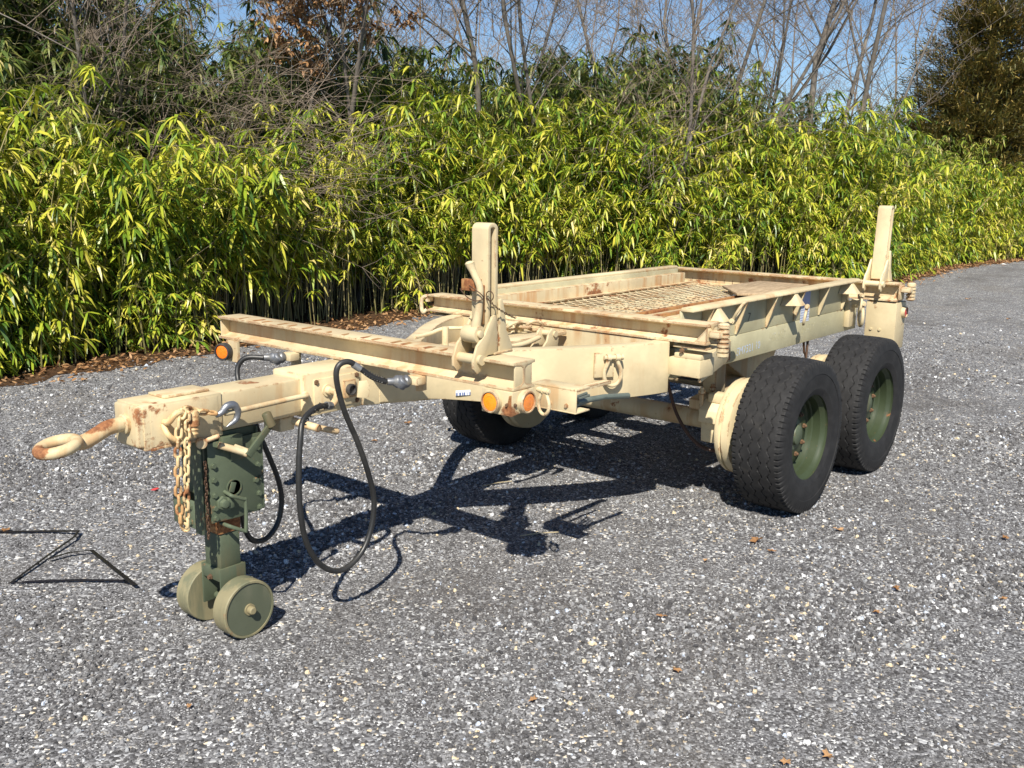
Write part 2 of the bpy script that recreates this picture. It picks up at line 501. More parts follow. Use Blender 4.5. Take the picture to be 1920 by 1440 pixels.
yk = MB().box(-.7105, -.5955, -.0555, .0555, .215, .266).prism([(-.712, .10), (-.594, .10), (-.594, .268), (-.712, .268)], -.064, -.056, 'y').prism([(-.712, .10), (-.594, .10), (-.594, .268), (-.712, .268)], .056, .064, 'y')
P('yoke', yk, M_green, jk, .003)
P('bolt', MB().bolt((-.712, .0, .225), (-1, 0, 0), .009, .012), M_rustbolt, jk)
for s in (-1, 1):
    y0, y1 = s * .164, s * .085
    w = MB().lathe([(.112, 0), (.1155, .004), (.1155, .075), (.112, .079), (.105, .079), (.105, .070), (.001, .070)], (-.653, y1 if s < 0 else y1, .1155), (0, s, 0), 44)
    jw = P('jack_wheel', w, M_green_wheel, jk)
    P('wheel_face', MB().lathe([(.1045, .0705), (.1045, .0745), (.001, .0745)], (-.653, y1, .1155), (0, s, 0), 40), painted('worn_green_face', (.115, .132, .092), .10, 0, .4, .55, (.20, .19, .13)), jk)
    P('axle_nut', MB().lathe([(.023, .066), (.023, .073), (.016, .073), (.016, .090), (.012, .094)], (-.653, y1 + s * .008, .1155), (0, s, 0), 16), painted('dull_green_tan', (.30, .265, .16), .2, .2, .4), jk)
P('wheel_axle', MB().cyl((-.653, -.10, .1155), (-.653, .10, .1155), .014), M_green, jk)
# crank
P('crank_shaft', MB().cyl((-.715, -.10, .775), (-.625, -.155, .735), .0135).cyl((-.66, -.115, .755), (-.625, -.155, .735), .017)
  .lathe([(.020, -.005), (.020, .012)], (-.79, -.105, .800), (-.4, -.8, -.2), 16).cyl((-.79, -.105, .800), (-.735, -.14, .822), .009), M_tan_beam, jk)
arm = MB()
A, B = Vector((-.632, -.158, .728)), Vector((-.518, -.158, .835))
d = (B - A).normalized()
nrm = Vector((-d.z, 0, d.x)) * .015
arm.add([A - nrm, A + nrm, B + nrm * .8, B - nrm * .8] + [q + Vector((0, -.012, 0)) for q in (A - nrm, A + nrm, B + nrm * .8, B - nrm * .8)], [(0, 1, 2, 3), (7, 6, 5, 4), (0, 4, 5, 1), (1, 5, 6, 2), (2, 6, 7, 3), (3, 7, 4, 0)])
P('crank_arm', arm, M_green, jk, .002)
P('crank_grip', MB().lathe([(.016, 0), (.0185, .004), (.0185, .055), (.016, .060)], (-.522, -.170, .822), (-.32, .15, .93), 18), M_green, jk)
P('crank_bracket', MB().box(-.66, -.60, -.094, -.07, .70, .775), M_green, jk, .003)
P('crank_bracket', MB().box(-.56, -.53, -.102, -.08, .735, .772), M_green, jk, .003)
# --- cross beams (rolled I sections)
def ibeam(name, x0, w, y0, y1, z0, z1, mat, tf=.011):
    m = MB()
    xm = x0 + w / 2
    m.prism([(x0, z0), (x0 + w, z0), (x0 + w, z0 + tf), (xm + .02, z0 + tf * 1.5), (xm + .006, z0 + tf * 2.4), (xm + .006, z1 - tf * 2.4), (xm + .02, z1 - tf * 1.5), (x0 + w, z1 - tf), (x0 + w, z1), (x0, z1), (x0, z1 - tf), (xm - .02, z1 - tf * 1.5), (xm - .006, z1 - tf * 2.4), (xm - .006, z0 + tf * 2.4), (xm - .02, z0 + tf * 1.5), (x0, z0 + tf)], y0, y1, 'y')
    return P(name, m, mat, bev=.0015)
fb = ibeam('cross_beam', 0, .128, -.934, .934, .9865, 1.094, M_tan_beam)
fb['label'] = 'front cross beam with rust worn through along its top edge'
P('end_plate', MB().box(.012, .112, -.932, -.924, .998, 1.082), M_tan, fb, .002)
P('end_plate', MB().box(.012, .112, .924, .932, .998, 1.082), M_tan, fb, .002)
rr_ = random.Random(3)
for i in range(15):
    y = -.55 + i * .094 + rr_.uniform(-.02, .02)
    P('rust_scrape', MB().prism([(.004 + rr_.uniform(0, .01), y), (.03 + rr_.uniform(0, .05), y + rr_.uniform(.0, .015)), (.05 + rr_.uniform(0, .05), y + .035), (.02, y + .028)], 1.0942, 1.0950, 'z'), M_rust, fb)
mbm = ibeam('cross_beam', 1.455, .13, -.936, .936, .9855, 1.086, M_tan_rust)
mbm['label'] = 'middle cross beam at the front of the deck, streaked with rust'
P('end_plate', MB().box(1.467, 1.573, -.934, -.926, .998, 1.074), M_tan_beam, mbm, .002)
P('end_gusset', MB().prism([(-.935, .998), (-.87, .998), (-.935, 1.07)], 1.462, 1.4675, 'x'), M_tan_beam, mbm)
rb = ibeam('cross_beam', 4.09, .13, -.95, .936, .975, 1.1, M_tan_rust)
rb['label'] = 'rear cross beam closing the deck, rusty along its flange'
for i in range(9):
    P('slot_mark', MB().box(4.1475, 4.1486, .10 + i * .07, .104 + i * .07, 1.0, 1.03), M_rustbolt, rb)
# pin stacks and bracket on the near ends
def pin_stack(x, y, z0, z1, parent, mat=M_tan_beam):
    prof, z, k = [(.001, z1 - z0 + .012), (.018, z1 - z0 + .010)], z1 - z0, 0
    while z > 0:
        prof += [(.030, z), (.030, z - .014), (.021, z - .016), (.021, z - .021)]
        z -= .023
    P('pin_stack', MB().lathe(prof, (x, y, z0), (0, 0, 1), 18), mat, parent)
P('end_bracket', MB().box(1.475, 1.575, -1.0, -.937, 1.022, 1.056), M_tan_beam, mbm, .006)
pin_stack(1.525, -.992, .945, 1.085, mbm)
P('end_bracket', MB().box(4.12, 4.20, -1.03, -.951, 1.04, 1.075).box(4.11, 4.2, -.965, -.951, .985, 1.09), M_tan_beam, rb, .006)
pin_stack(4.19, -1.012, .995, 1.095, rb)
P('lashing_ring', MB().tube(spline([(1.47, .945, 1.075), (1.455, .975, 1.06), (1.45, .98, 1.01), (1.455, .972, .975), (1.47, .955, .99)], 5), .012, 10).box(1.462, 1.51, .937, .96, 1.04, 1.08), M_tan_beam, mbm)

# --- frame: two swept box members running out from the drawbar
def swept(path, w, z0, z1, side):
    m = MB()
    pts = [Vector((x, y, 0)) for x, y in path]
    vs, fs = [], []
    n = len(pts)
    for i, p in enumerate(pts):
        t = (pts[min(i + 1, n - 1)] - pts[max(0, i - 1)]).normalized()
        q = Vector((-t.y, t.x, 0)) * w * side
        za = z0 + .075 * max(0, 1 - i / (n * .35))
        vs += [(p.x, p.y, za), (p.x + q.x, p.y + q.y, za), (p.x + q.x, p.y + q.y, z1), (p.x, p.y, z1)]
    for i in range(n - 1):
        for k in range(4):
            fs.append((i * 4 + k, i * 4 + (k + 1) % 4, i * 4 + 4 + (k + 1) % 4, i * 4 + 4 + k))
    fs += [(3, 2, 1, 0), tuple(range(4 * n - 4, 4 * n))]
    return m.add(vs, fs)
swp = [(p.x, p.y) for p in spline([(.10, -.101, 0), (.40, -.125, 0), (.62, -.27, 0), (.80, -.395, 0), (1.016, -.546, 0), (1.21, -.655, 0), (1.37, -.715, 0), (1.462, -.735, 0)], 4)]
fr = P('frame_member', swept(swp, .085, .728, .984, 1), M_tan, bev=.004)
frf = P('frame_member', swept([(x, -y) for x, y in swp], .085, .728, .984, -1), M_tan_beam, bev=.004)
P('centre_spine', MB().box(.55, 1.46, .02, .16, .86, .955), M_tan_rust, bev=.004)
P('cross_web', MB().box(1.462, 1.475, -.72, .72, .735, .984), M_tan_rust)
# inner folded stake with its brackets between the beams
fs_ = P('folded_stake', MB().box(.98, 1.44, -.115, -.015, .955, .972).box(.62, .99, -.02, .13, .93, .944), M_tan_beam, bev=.003)
for (bx, by) in ((1.16, -.14), (1.16, -.21), (1.30, .22), (1.30, .13)):
    P('hinge_plate', MB().prism([(bx - .06, .93), (bx + .07, .93), (bx + .075, .97), (bx + .05, 1.015), (bx + .02, 1.025), (bx - .005, 1.005), (bx - .02, .965)], by - .006, by + .006, 'y'), M_tan, fs_, .002)
P('hinge_pin', MB().cyl((1.20, -.225, .995), (1.20, -.125, .995), .016), M_tan, fs_)
P('hinge_pin', MB().cyl((1.33, .11, .995), (1.33, .235, .995), .016), M_tan, fs_)
P('lever', MB().tube(spline([(.80, -.17, .985), (.83, -.17, .985), (.86, -.17, .975), (.93, -.17, .962), (1.02, -.175, .965), (1.12, -.18, .985)], 4), [.012, .017, .021, .022, .021, .019, .016, .013, .011, .010, .010, .010, .011, .012, .013, .013, .013, .013, .013, .013, .012], 14), M_tan, fs_)
chain([(1.20, .09, 1.0), (1.30, .08, 1.005), (1.40, .03, .99)], fs_, MB().tube([(.028 * math.cos(a), 0, .045 * math.sin(a)) for a in [2 * math.pi * i / 18 for i in range(18)]], .009, 8, closed=True).build('stake_link', M_tan_beam, data_only=True), .07, 'stake_link')
P('swing_rod', MB().tube(spline([(.41, -.01, 1.045), (.52, 0, 1.05), (.60, -.01, 1.065), (.70, -.08, 1.066)], 4), .0095, 10).cyl((.60, -.02, .95), (.60, -.02, 1.075), .016).box(.56, .86, -.11, -.02, .972, .982), M_tan, fs_)
# outriggers under the middle beam
for s in (-1, 1):
    y0, y1 = sorted((s * .722, s * .90))
    og = P('outrigger', MB().box(1.476, 1.62, y0, y1, .815, .905).box(1.478, 1.60, y0, y1 - .03 if s < 0 else y1, .905, .93), M_tan, bev=.004)
    a, b = (1.50, s * .893), (2.20, s * .692)
    P('outrigger_gusset', MB().prism([(a[0], a[1]), (b[0], b[1]), (b[0], b[1] - s * .012), (a[0], a[1] - s * .014)], .79, .90, 'z')
      .prism([(1.55, s * .86), (2.19, s * .690), (1.62, s * .690)], .893, .902, 'z'), M_tan, og, .002)
    P('slot_plate', MB().box(1.474, 1.60, min(s * .745, s * .93), max(s * .745, s * .93), .958, .968), M_tan_beam, og, .002)
    P('bolt', MB().bolt((1.470, s * .80, .945), (-1, 0, 0), .011, .01), M_rustbolt, og)

# --- side rails with ribs, brackets and lifting rings
def shackle(parent, c, yaw=0, size=1.0, tilt=0, mat=M_tan, name='shackle'):
    m = MB()
    s = size
    bow = spline([(-.020 * s, 0, .0), (-.026 * s, 0, -.025 * s), (-.042 * s, 0, -.065 * s), (-.038 * s, 0, -.105 * s), (-.015 * s, 0, -.130 * s), (.015 * s, 0, -.130 * s), (.038 * s, 0, -.105 * s), (.042 * s, 0, -.065 * s), (.026 * s, 0, -.025 * s), (.020 * s, 0, .0)], 4)
    M = Matrix.Translation(c) @ Matrix.Rotation(R(yaw), 4, 'Z') @ Matrix.Rotation(R(tilt), 4, 'X')
    m.tube(bow, .0098 * s, 12, M=M)
    m.lathe([(.017 * s, -.010), (.017 * s, .010)], M @ Vector((-.022 * s, 0, 0)), (M.to_3x3() @ Vector((1, 0, 0))), 14)
    m.lathe([(.017 * s, -.010), (.017 * s, .010)], M @ Vector((.022 * s, 0, 0)), (M.to_3x3() @ Vector((1, 0, 0))), 14)
    m.lathe([(.010 * s, -.045 * s), (.010 * s, .040 * s), (.014 * s, .041 * s), (.014 * s, .05 * s)], M @ Vector((0, 0, 0)), (M.to_3x3() @ Vector((1, 0, 0))), 12)
    return P(name, m, mat, parent)

rails = []
for s in (-1, 1):
    def yy(a, b):
        return (min(s * a, s * b), max(s * a, s * b))
    m = MB()
    m.box(1.60, 4.085, *yy(.615, .685), .770, .920)
    rail = P('side_rail', m, M_rail, bev=.003, label=None)
    P('upper_panel', MB().box(1.66, 3.93, *yy(.6665, .682), .922, 1.112), M_rail, rail, .002)
    P('rail_lip', MB().prism([(s * .676, 1.110), (s * .752, 1.110), (s * .752, 1.117), (s * .746, 1.127), (s * .734, 1.132), (s * .684, 1.132), (s * .676, 1.126)], 1.655, 3.945, 'x'), M_tan, rail, .004)
    P('inner_ledge', MB().box(1.62, 3.95, *yy(.612, .667), .93, 1.082), M_far, rail, .004)
    for i in range(6):
        x = 1.875 + i * .385
        P('rib', MB().prism([(s * .683, .928), (s * .692, .928), (s * .750, 1.109), (s * .683, 1.109)], x - .005, x + .005, 'x'), M_tan, rail)
    for k, x in enumerate((1.93, 2.90, 3.80)):
        br = MB()
        br.add([(x - .078, s * .684, 1.038), (x + .078, s * .684, 1.038), (x + .044, s * .796, 1.040), (x - .030, s * .796, 1.040), (x - .02, s * .684, 1.108), (x + .02, s * .684, 1.108), (x + .02, s * .7505, 1.108), (x - .02, s * .7505, 1.108)],
               [(0, 1, 2, 3), (4, 5, 6, 7), (0, 1, 5, 4), (1, 2, 6, 5), (2, 3, 7, 6), (3, 0, 4, 7)])
        P('lifting_bracket', br, M_tan, rail, .003)
        if s < 0:
            if k == 0:
                shackle(rail, (x + .04, s * .812, 1.045), 12, .86, -150)
            elif k == 1:
                shackle(rail, (x + .03, s * .810, 1.034), 20, .82, 8)
            else:
                shackle(rail, (x + .02, s * .810, 1.032), 30, .82, 5)
    rails.append(rail)
P('lashing_pad', MB().box(3.86, 3.96, -.722, -.683, .80, .98), M_tan, rails[0], .008)
shackle(rails[0], (3.93, -.775, .965), 35, 1.15, 0)
P('lashing_lug', MB().lathe([(.03, -.03), (.03, .03)], (3.91, -.745, .965), (0, 1, 0), 18), M_tan, rails[0])
# pad eye and shackle on the swept frame member
pe = P('pad_eye', MB().box(-.05, .05, -.006, .010, -.075, .045, Matrix.Translation((1.085, -.600, .915)) @ Matrix.Rotation(R(-33), 4, 'Z')), M_tan, fr, .003)
shackle(fr, (1.105, -.638, .938), -33, 1.02, 0)
shackle(fr, (.150, -.962, .972), 80, .70, 0)
# stencilled serials, notices
def text(body, size, M, mat, parent, name):
    cu = bpy.data.curves.new('txt', 'FONT')
    cu.body = body
    cu.size = size
    cu.resolution_u = 2
    ob = link(bpy.data.objects.new('txt', cu))
    dg = bpy.context.evaluated_depsgraph_get()
    me = bpy.data.meshes.new_from_object(ob.evaluated_get(dg))
    bpy.data.objects.remove(ob)
    me.transform(M)
    me.materials.clear()
    me.materials.append(mat)
    return child(name, me, parent)
def faded(name, col, amt):
    t = NT(name)
    p = t.pos()
    k = t.step(t.noise(p, 60, 4, .7), .56 - amt * .2, .70 - amt * .08)
    t.bsdf(t.mix(k, (.50, .455, .27), col), .6)
    return t.m
M_sten = faded('pale_blue_stencil', (.50, .62, .88), 1.15)
M_sten2 = faded('faded_white_stencil', (.66, .64, .52), .45)
def on_rail(x, z, skew=0, y=-.6862):
    return Matrix.Translation((x, y, z)) @ Matrix.Rotation(R(90), 4, 'X') @ Matrix.Rotation(R(skew), 4, 'Z')
text('SM7321 10', .066, on_rail(2.285, .800, 2), M_sten, rails[0], 'stencil_lettering')
text('HR.MO', .075, on_rail(2.70, .830, 1), M_sten2, rails[0], 'stencil_lettering')
text('MATY', .075, on_rail(3.17, .832, 1), M_sten2, rails[0], 'stencil_lettering')
text('7300', .070, on_rail(3.47, .835, 1), faded('ghost_stencil', (.58, .54, .36), .3), rails[0], 'stencil_lettering')
text('7', .075, on_rail(2.40, .985, -8, -.6835), simple('dark_pencil_mark', (.10, .09, .06), .7), rails[0], 'stencil_lettering')
def notice_mat():
    t = NT('printed_notice')
    g = t.n('ShaderNodeNewGeometry')
    sp = t.n('ShaderNodeSeparateXYZ')
    t.l(g.outputs['Position'], sp.inputs[0])
    z = sp.outputs[2]
    bands = t.math('GREATER_THAN', t.math('FRACT', t.math('MULTIPLY', z, 62)), .55)
    nz = t.step(t.noise(t.pos((160, 160, 60)), 1, 2), .42, .5)
    ink = t.math('MULTIPLY', bands, nz)
    c = t.mix(ink, (.60, .64, .74), (.20, .25, .40))
    c = t.mix(t.math('GREATER_THAN', z, 1.0), c, (.17, .24, .48))
    t.bsdf(c, .35)
    return t.m
P('paper_notice', MB().box(3.13, 3.262, -.6865, -.6845, .905, 1.100), notice_mat(), rails[0], 0, 'blue and white printed notice stuck to the rail')
def sticker_mat():
    t = NT('bar_code_sticker')
    nz = t.step(t.noise(t.pos((260, 260, 5)), 1, 1), .49, .51)
    g = t.n('ShaderNodeNewGeometry')
    sp = t.n('ShaderNodeSeparateXYZ')
    t.l(g.outputs['Position'], sp.inputs[0])
    c = t.mix(t.math('MULTIPLY', nz, t.math('LESS_THAN', sp.outputs[2], .797)), (.75, .77, .80), (.10, .14, .30))
    t.bsdf(c, .4)
    return t.m
P('bar_code_sticker', MB().box(-.035, .035, -.0015, .0015, -.012, .012, Matrix.Translation((.5235, -.2042, .795)) @ Matrix.Rotation(R(-33), 4, 'Z')), sticker_mat(), fr)

# --- deck
def deck_mesh():
    m = MB()
    X0, X1, Y0, Y1 = 1.60, 4.08, -.09, .61
    dy, dx = .110, .040
    nx, ny = int((X1 - X0) / dx), int((Y1 - Y0) / dy)
    rnd = random.Random(2)
    w, h = .0100, .0032
    for i in range(nx + 1):
        x = X0 + i * dx
        pts = []
        for j in range(ny * 2 + 1):
            y = Y0 + j * dy / 2
            sag = -.006 * math.sin(math.pi * (y - Y0) / (Y1 - Y0)) * (1 + .5 * math.sin(x * 3.3))
            ph = 1 if (j + i) % 2 else -1
            pts.append((x + ph * dx * .5, y, .998 + sag + (.003 if ph > 0 else -.002)))
        vs, fs = [], []
        for (x_, y_, z_) in pts:
            vs += [(x_ - w * .5, y_, z_ - h * .5), (x_ + w * .5, y_, z_ - h * .35), (x_ + w * .5, y_, z_ + h * .5), (x_ - w * .5, y_, z_ + h * .35)]
        for k in range(len(pts) - 1):
            for e in range(4):
                fs.append((k * 4 + e, k * 4 + (e + 1) % 4, k * 4 + 4 + (e + 1) % 4, k * 4 + 4 + e))
        m.add(vs, fs)
    return m
M_deck = painted('worn_deck_mesh_paint', (.68, .59, .40), .58, 0, .7)
dm = P('deck_mesh', deck_mesh(), M_deck)
dm['kind'] = 'stuff'
for i, (a, b, z, mt) in enumerate(((-.125, -.092, 1.006, M_rust), (-.225, -.130, .992, M_tan_rust), (-.262, -.230, 1.008, M_rust), (-.40, -.266, .990, M_tan_rust), (-.435, -.404, 1.006, M_rust), (-.610, -.439, .991, M_tan_rust))):
    P('deck_strip', MB().box(1.60, 4.08, a, b, .968, z), mt, bev=.002)
for i in range(6):
    x = 1.72 + i * .45
    P('deck_cross_member', MB().box(x, x + .05, -.61, .61, .79, .90), M_tan_beam)
for s in (-1, 1):
    P('chassis_beam', MB().box(1.476, 4.085, min(s * .40, s * .50), max(s * .40, s * .50), .72, .878), M_tan_beam)
P('deck_edge_strip', MB().box(1.60, 4.08, .575, .611, 1.004, 1.012), M_tan_rust)

# --- stakes on the near ends of the front and rear beams
def stake(x, y, zb, ztop, w, lean, lever):
    st = empty('stake', (x, y, zb), TR)
    L = Matrix.Translation((x, y, zb)) @ Matrix.Rotation(R(lean), 4, 'Y') @ Matrix.Translation((-x, -y, -zb))
    d, th = .060, .017
    H = ztop
    r = .042
    out, inn = [], []
    x0, x1 = x - .0, x + d
    prof = [(x0, zb + .02)] + [(x0 + d / 2 - d / 2 * math.cos(a), H - d * .42 + d * .42 * math.sin(a)) for a in [math.pi * i / 14 for i in range(15)]] + [(x1, zb + .02)]
    pin = [(x1 - th, zb + .02)] + [(x0 + d / 2 + (d / 2 - th) * math.cos(a), H - d * .42 + (d * .42 - th) * math.sin(a)) for a in [math.pi * i / 14 for i in range(15)]] + [(x0 + th, zb + .02)]
    ptsn = prof + pin
    n = len(prof)
    m = MB()
    vs = [(p[0], y - w / 2, p[1]) for p in ptsn] + [(p[0], y + w / 2, p[1]) for p in ptsn]
    N = len(ptsn)
    fs = []
    for i in range(n - 1):
        a, b, c, e = i, i + 1, N - 2 - i, N - 1 - i
        fs += [(a, b, c, e), (N + e, N + c, N + b, N + a)]
    for i in range(N):
        fs.append((i, N + i, N + (i + 1) % N, (i + 1) % N))
    m.add(vs, fs, L)
    P('stake_strap', m, M_tan, st, .003)
    # rusty foot inside the strap
    P('stake_foot', MB().box(x + .02, x + d - .02, y - w * .42, y + w * .42, zb, zb + .11, L), M_rust, st, .002)
    # side cheeks with hooks over the flange
    for q, yo in enumerate((-w / 2 - .016, w / 2 + .004)):
        ck_ = [(x + .012, zb + .150), (x + .028, zb + .156), (x + .040, zb + .140), (x + .040, zb + .004), (x - .012, zb + .004), (x - .040, zb - .012), (x - .050, zb - .050), (x - .075, zb - .062), (x - .096, zb - .040), (x - .097, zb - .008), (x - .075, zb + .045), (x - .030, zb + .085), (x - .008, zb + .120)]
        P('stake_cheek', MB().prism(ck_, y + yo, y + yo + .012, 'y'), M_tan, st, .0025)
    P('hook_pin', MB().cyl((x - .062, y - w / 2 - .03, zb - .008), (x - .062, y + w / 2 + .02, zb - .008), .020), M_tan, st)
    rear = [(x + d - .002, zb + .21), (x + d + .012, zb + .215), (x + d + .030, zb + .17), (x + d + .040, zb + .09), (x + d + .075, zb + .028), (x + d + .078, zb + .002), (x + d - .002, zb + .002)]
    P('stake_cheek', MB().prism(rear, y - w / 2 - .012, y - w / 2, 'y'), M_tan, st, .0025)
    P('stake_cheek', MB().prism(rear, y + w / 2, y + w / 2 + .012, 'y'), M_tan, st, .0025)
    P('base_plate', MB().box(x + .02, x + d + .07, y - w / 2 - .02, y + w / 2 + .02, zb + .0015, zb + .010), M_tan_rust, st, .002)
    if lever:
        lv = spline([(x - .040, y - .016, zb + .06), (x - .044, y - .020, zb + .11), (x - .040, y - .030, zb + .17), (x - .040, y - .038, zb + .24), (x - .042, y - .034, zb + .275), (x - .050, y - .016, zb + .315), (x - .057, y - .004, zb + .345), (x - .0595, y - .001, zb + .357), (x - .060, y + .0003, zb + .362)], 5)
        k = len(lv)
        rad = []
        for i in range(k):
            t = i / (k - 1)
            rad.append(.030 - .014 * min(1, t / .3) if t < .5 else (.016 if t < .66 else .016 + .006 * math.sin(math.pi * (t - .66) / .42)))
        for q_, v_ in zip(range(k - 6, k), (.0185, .0175, .016, .0135, .010, .005)):
            rad[q_] = v_
        P('lever', MB().tube(lv, [q_ * .84 for q_ in rad], 16), M_tan, st)
        P('lever_hub', MB().cyl((x - .045, y - .044, zb + .085), (x - .045, y + .030, zb + .085), .034, 20).cyl((x - .05, y - .056, zb + .088), (x - .05, y - .042, zb + .088), .015), M_tan, st, .003)
        P('latch_block', MB().box(x - .050, x - .002, y - .014, y + .050, zb + .248, zb + .292).box(x - .022, x - .002, y - .030, y - .010, zb + .12, zb + .27), M_rust, st, .003)
        P('wire_clip', MB().tube(spline([(x - .06, y - .0, zb + .27), (x - .07, y - .03, zb + .262), (x - .06, y - .055, zb + .245), (x - .045, y - .06, zb + .225), (x - .06, y - .04, zb + .215), (x - .075, y - .01, zb + .225), (x - .08, y + .02, zb + .25), (x - .06, y + .045, zb + .255)], 5), .0022, 6)
          .tube(spline([(x - .012, y - .062 + .018 * math.cos(a), zb + .232 + .018 * math.sin(a)) for a in [2 * math.pi * i / 9 for i in range(10)]], 3), .002, 6), M_wire, st)
        lm = MB().tube([(.0035 * math.cos(a), 0, .0075 * math.sin(a)) for a in [2 * math.pi * i / 10 for i in range(10)]], .0014, 5, closed=True).build('keeper_link', M_wire, data_only=True)
        pts = spline([(x - .03, y - .062, zb + .225), (x + .01, y - .072, zb + .19), (x + .05, y - .074, zb + .168), (x + .10, y - .074, zb + .145), (x + .135, y - .070, zb + .135)], 4)
        chain(pts, st, lm, .011, 'keeper_link')
    return st
stake(.055, -.716, 1.0955, 1.598, .082, 0, True)
stake(4.105, -.800, 1.1015, 1.625, .092, 5, False)

# --- lamps
def lamp(c, axis, r, mat, housing, parent, name='marker_lamp'):
    c = Vector(c)
    ax = Vector(axis)
    o = P(name, MB().lathe([(r * 1.24, -.012), (r * 1.24, .016), (r * 1.14, .022), (r * 1.02, .022), (r * 1.0, .010), (.001, .010)], c, ax, 32), housing, parent)
    P('lens', MB().lathe([(r * 1.0, .008), (r * 1.0, .014), (r * .92, .0175), (r * .6, .0195), (r * .57, .0190), (.001, .0210)], c, ax, 32), mat, o if o.parent == TR else parent)
    return o
box_n = P('lamp_box', MB().prism([(-.012, .985), (.118, .985), (.118, .906), (-.012, .892)], -.938, -.788, 'y'), M_tan, bev=.004)
lamp((-.014, -.846, .941), (-1, 0, 0), .036, M_amber, M_tan_beam, TR)
lamp((.062, -.940, .941), (0, -1, 0), .036, M_amber2, M_tan_beam, TR)
P('bolt', MB().bolt((-.012, -.915, .935), (-1, 0, 0), .006, .008), M_rustbolt, box_n)
P('bolt', MB().bolt((.004, -.938, .935), (0, -1, 0), .006, .008), M_rustbolt, box_n)
P('rust_patch', MB().prism([(-.936, .900), (-.936, .975), (-.924, .97), (-.915, .93), (-.90, .899)], -.0132, -.0124, 'x'), M_rust, box_n)
lf = lamp((-.035, .842, .934), (-1, -.35, 0), .034, lens('deep_orange_lens', (.90, .20, .006)), M_blackrub, TR)
P('lamp_bracket', MB().lathe([(.042, -.07), (.036, -.010)], (-.035, .842, .934), (-1, -.35, 0), 24).box(-.008, .004, .77, .86, .885, .986), M_tan, lf)
# rear lamp boxes
for s in (-1, 1):
    rbx = P('rear_lamp_box', MB().box(4.10, 4.29, min(s * .745, s * .955), max(s * .745, s * .955), .64, .968), M_tan, bev=.004)
    for by in (.79, .85):
        P('bolt', MB().bolt((4.10, s * by, .775), (-1, 0, 0), .009, .009), M_tan, rbx)
    lamp((4.235, s * .957, .895), (0, s, 0), .033, M_red, M_tan_beam, TR, 'side_lamp')

# --- tool tray with the crank tool
tt = MB().box(.402, .410, -.932, -.70, .836, .924).box(.402, .50, -.932, -.70, .924, .931).box(.402, .50, -.932, -.70, .829, .836)
tray = P('tool_tray', tt, M_tan, bev=.0015)
for by in (-.80, -.885):
    P('bolt', MB().bolt((.402, by, .858), (-1, 0, 0), .008, .008), M_tan_beam, tray)
tl = MB()
for k in range(4):
    tl.cyl((.43 + .008 * k, -.88 + .012 * k, .845 + .006 * k), (.66 + .01 * k, -.84 + .02 * k, .835 + .005 * k), .007, 8)
tl.tube([(.50, -.865, .852), (.60, -.865, .850), (.70, -.865, .845), (.90, -.86, .818)], [.011, .013, .012, .013], 12)
P('crank_tool', tl, M_greytool, tray)
P('tool_bar', MB().box(.52, 1.0, -.70, -.66, .835, .85).box(.55, .80, -.77, -.755, .87, .876), M_tan_beam, tray)

# --- air couplings and hoses
def gladhand(y, hose_pts, r=.0114):
    gb = P('coupling_bracket', MB().box(-.012, .03, y - .012, y + .012, .92, .986).box(-.05, .002, y - .035, y + .035, .952, .985), M_tan, bev=.003)
    gh = MB().lathe([(.012, 0), (.024, .012), (.027, .022), (.020, .036), (.026, .045), (.026, .062), (.016, .075), (.014, .10)], (-.045, y + .002, .966), (-.86, .45, .05), 16)
    gh.lathe([(.026, -.012), (.026, .020), (.018, .026)], (-.085, y + .016, .962), (.2, -.6, .6), 16)
    P('air_coupling', gh, M_grey, gb, .0015)
    return P('air_hose', MB().tube(spline(hose_pts, 7), r, 14), M_hose)
h1 = gladhand(-.445, [(-.14, -.40, .972), (-.19, -.375, .995), (-.235, -.35, 1.035), (-.275, -.335, 1.062), (-.312, -.325, 1.055), (-.326, -.32, 1.02), (-.312, -.315, .95), (-.275, -.31, .85), (-.21, -.305, .72), (-.15, -.30, .57), (-.125, -.30, .46), (-.14, -.30, .35), (-.19, -.30, .26), (-.27, -.30, .212), (-.35, -.30, .218), (-.425, -.295, .28), (-.475, -.29, .385), (-.492, -.285, .52), (-.488, -.28, .66), (-.468, -.27, .78), (-.435, -.25, .845), (-.36, -.235, .878), (-.285, -.215, .872), (-.255, -.205, .865)])
sp1 = MB()
def coil(path, r, turns, wr):
    pts = spline(path, 12)
    out = []
    for i, p in enumerate(pts):
        t = (pts[min(i + 1, len(pts) - 1)] - pts[max(0, i - 1)]).normalized()
        a = (Vector((0, 0, 1)) - t * t.z).normalized()
        b = t.cross(a)
        w = 2 * math.pi * turns * i / (len(pts) - 1)
        out.append(p + (a * math.cos(w) + b * math.sin(w)) * r)
    return out
P('spring_guard', MB().tube(coil([(-.445, -.256, .83), (-.40, -.243, .862), (-.34, -.231, .879), (-.285, -.215, .872)], .0135, 11, .002), .0028, 6), M_hose, h1)
P('spring_guard', MB().tube(coil([(-.15, -.395, .976), (-.185, -.377, .993), (-.22, -.358, 1.018)], .0135, 8, .002), .0026, 6), M_hose, h1)
P('ferrule', MB().cyl((-.232, -.352, 1.030), (-.258, -.342, 1.050), .0138, 16), M_silver, h1)
P('ferrule', MB().cyl((-.293, -.217, .874), (-.262, -.207, .867), .0155, 12), M_grey, h1)
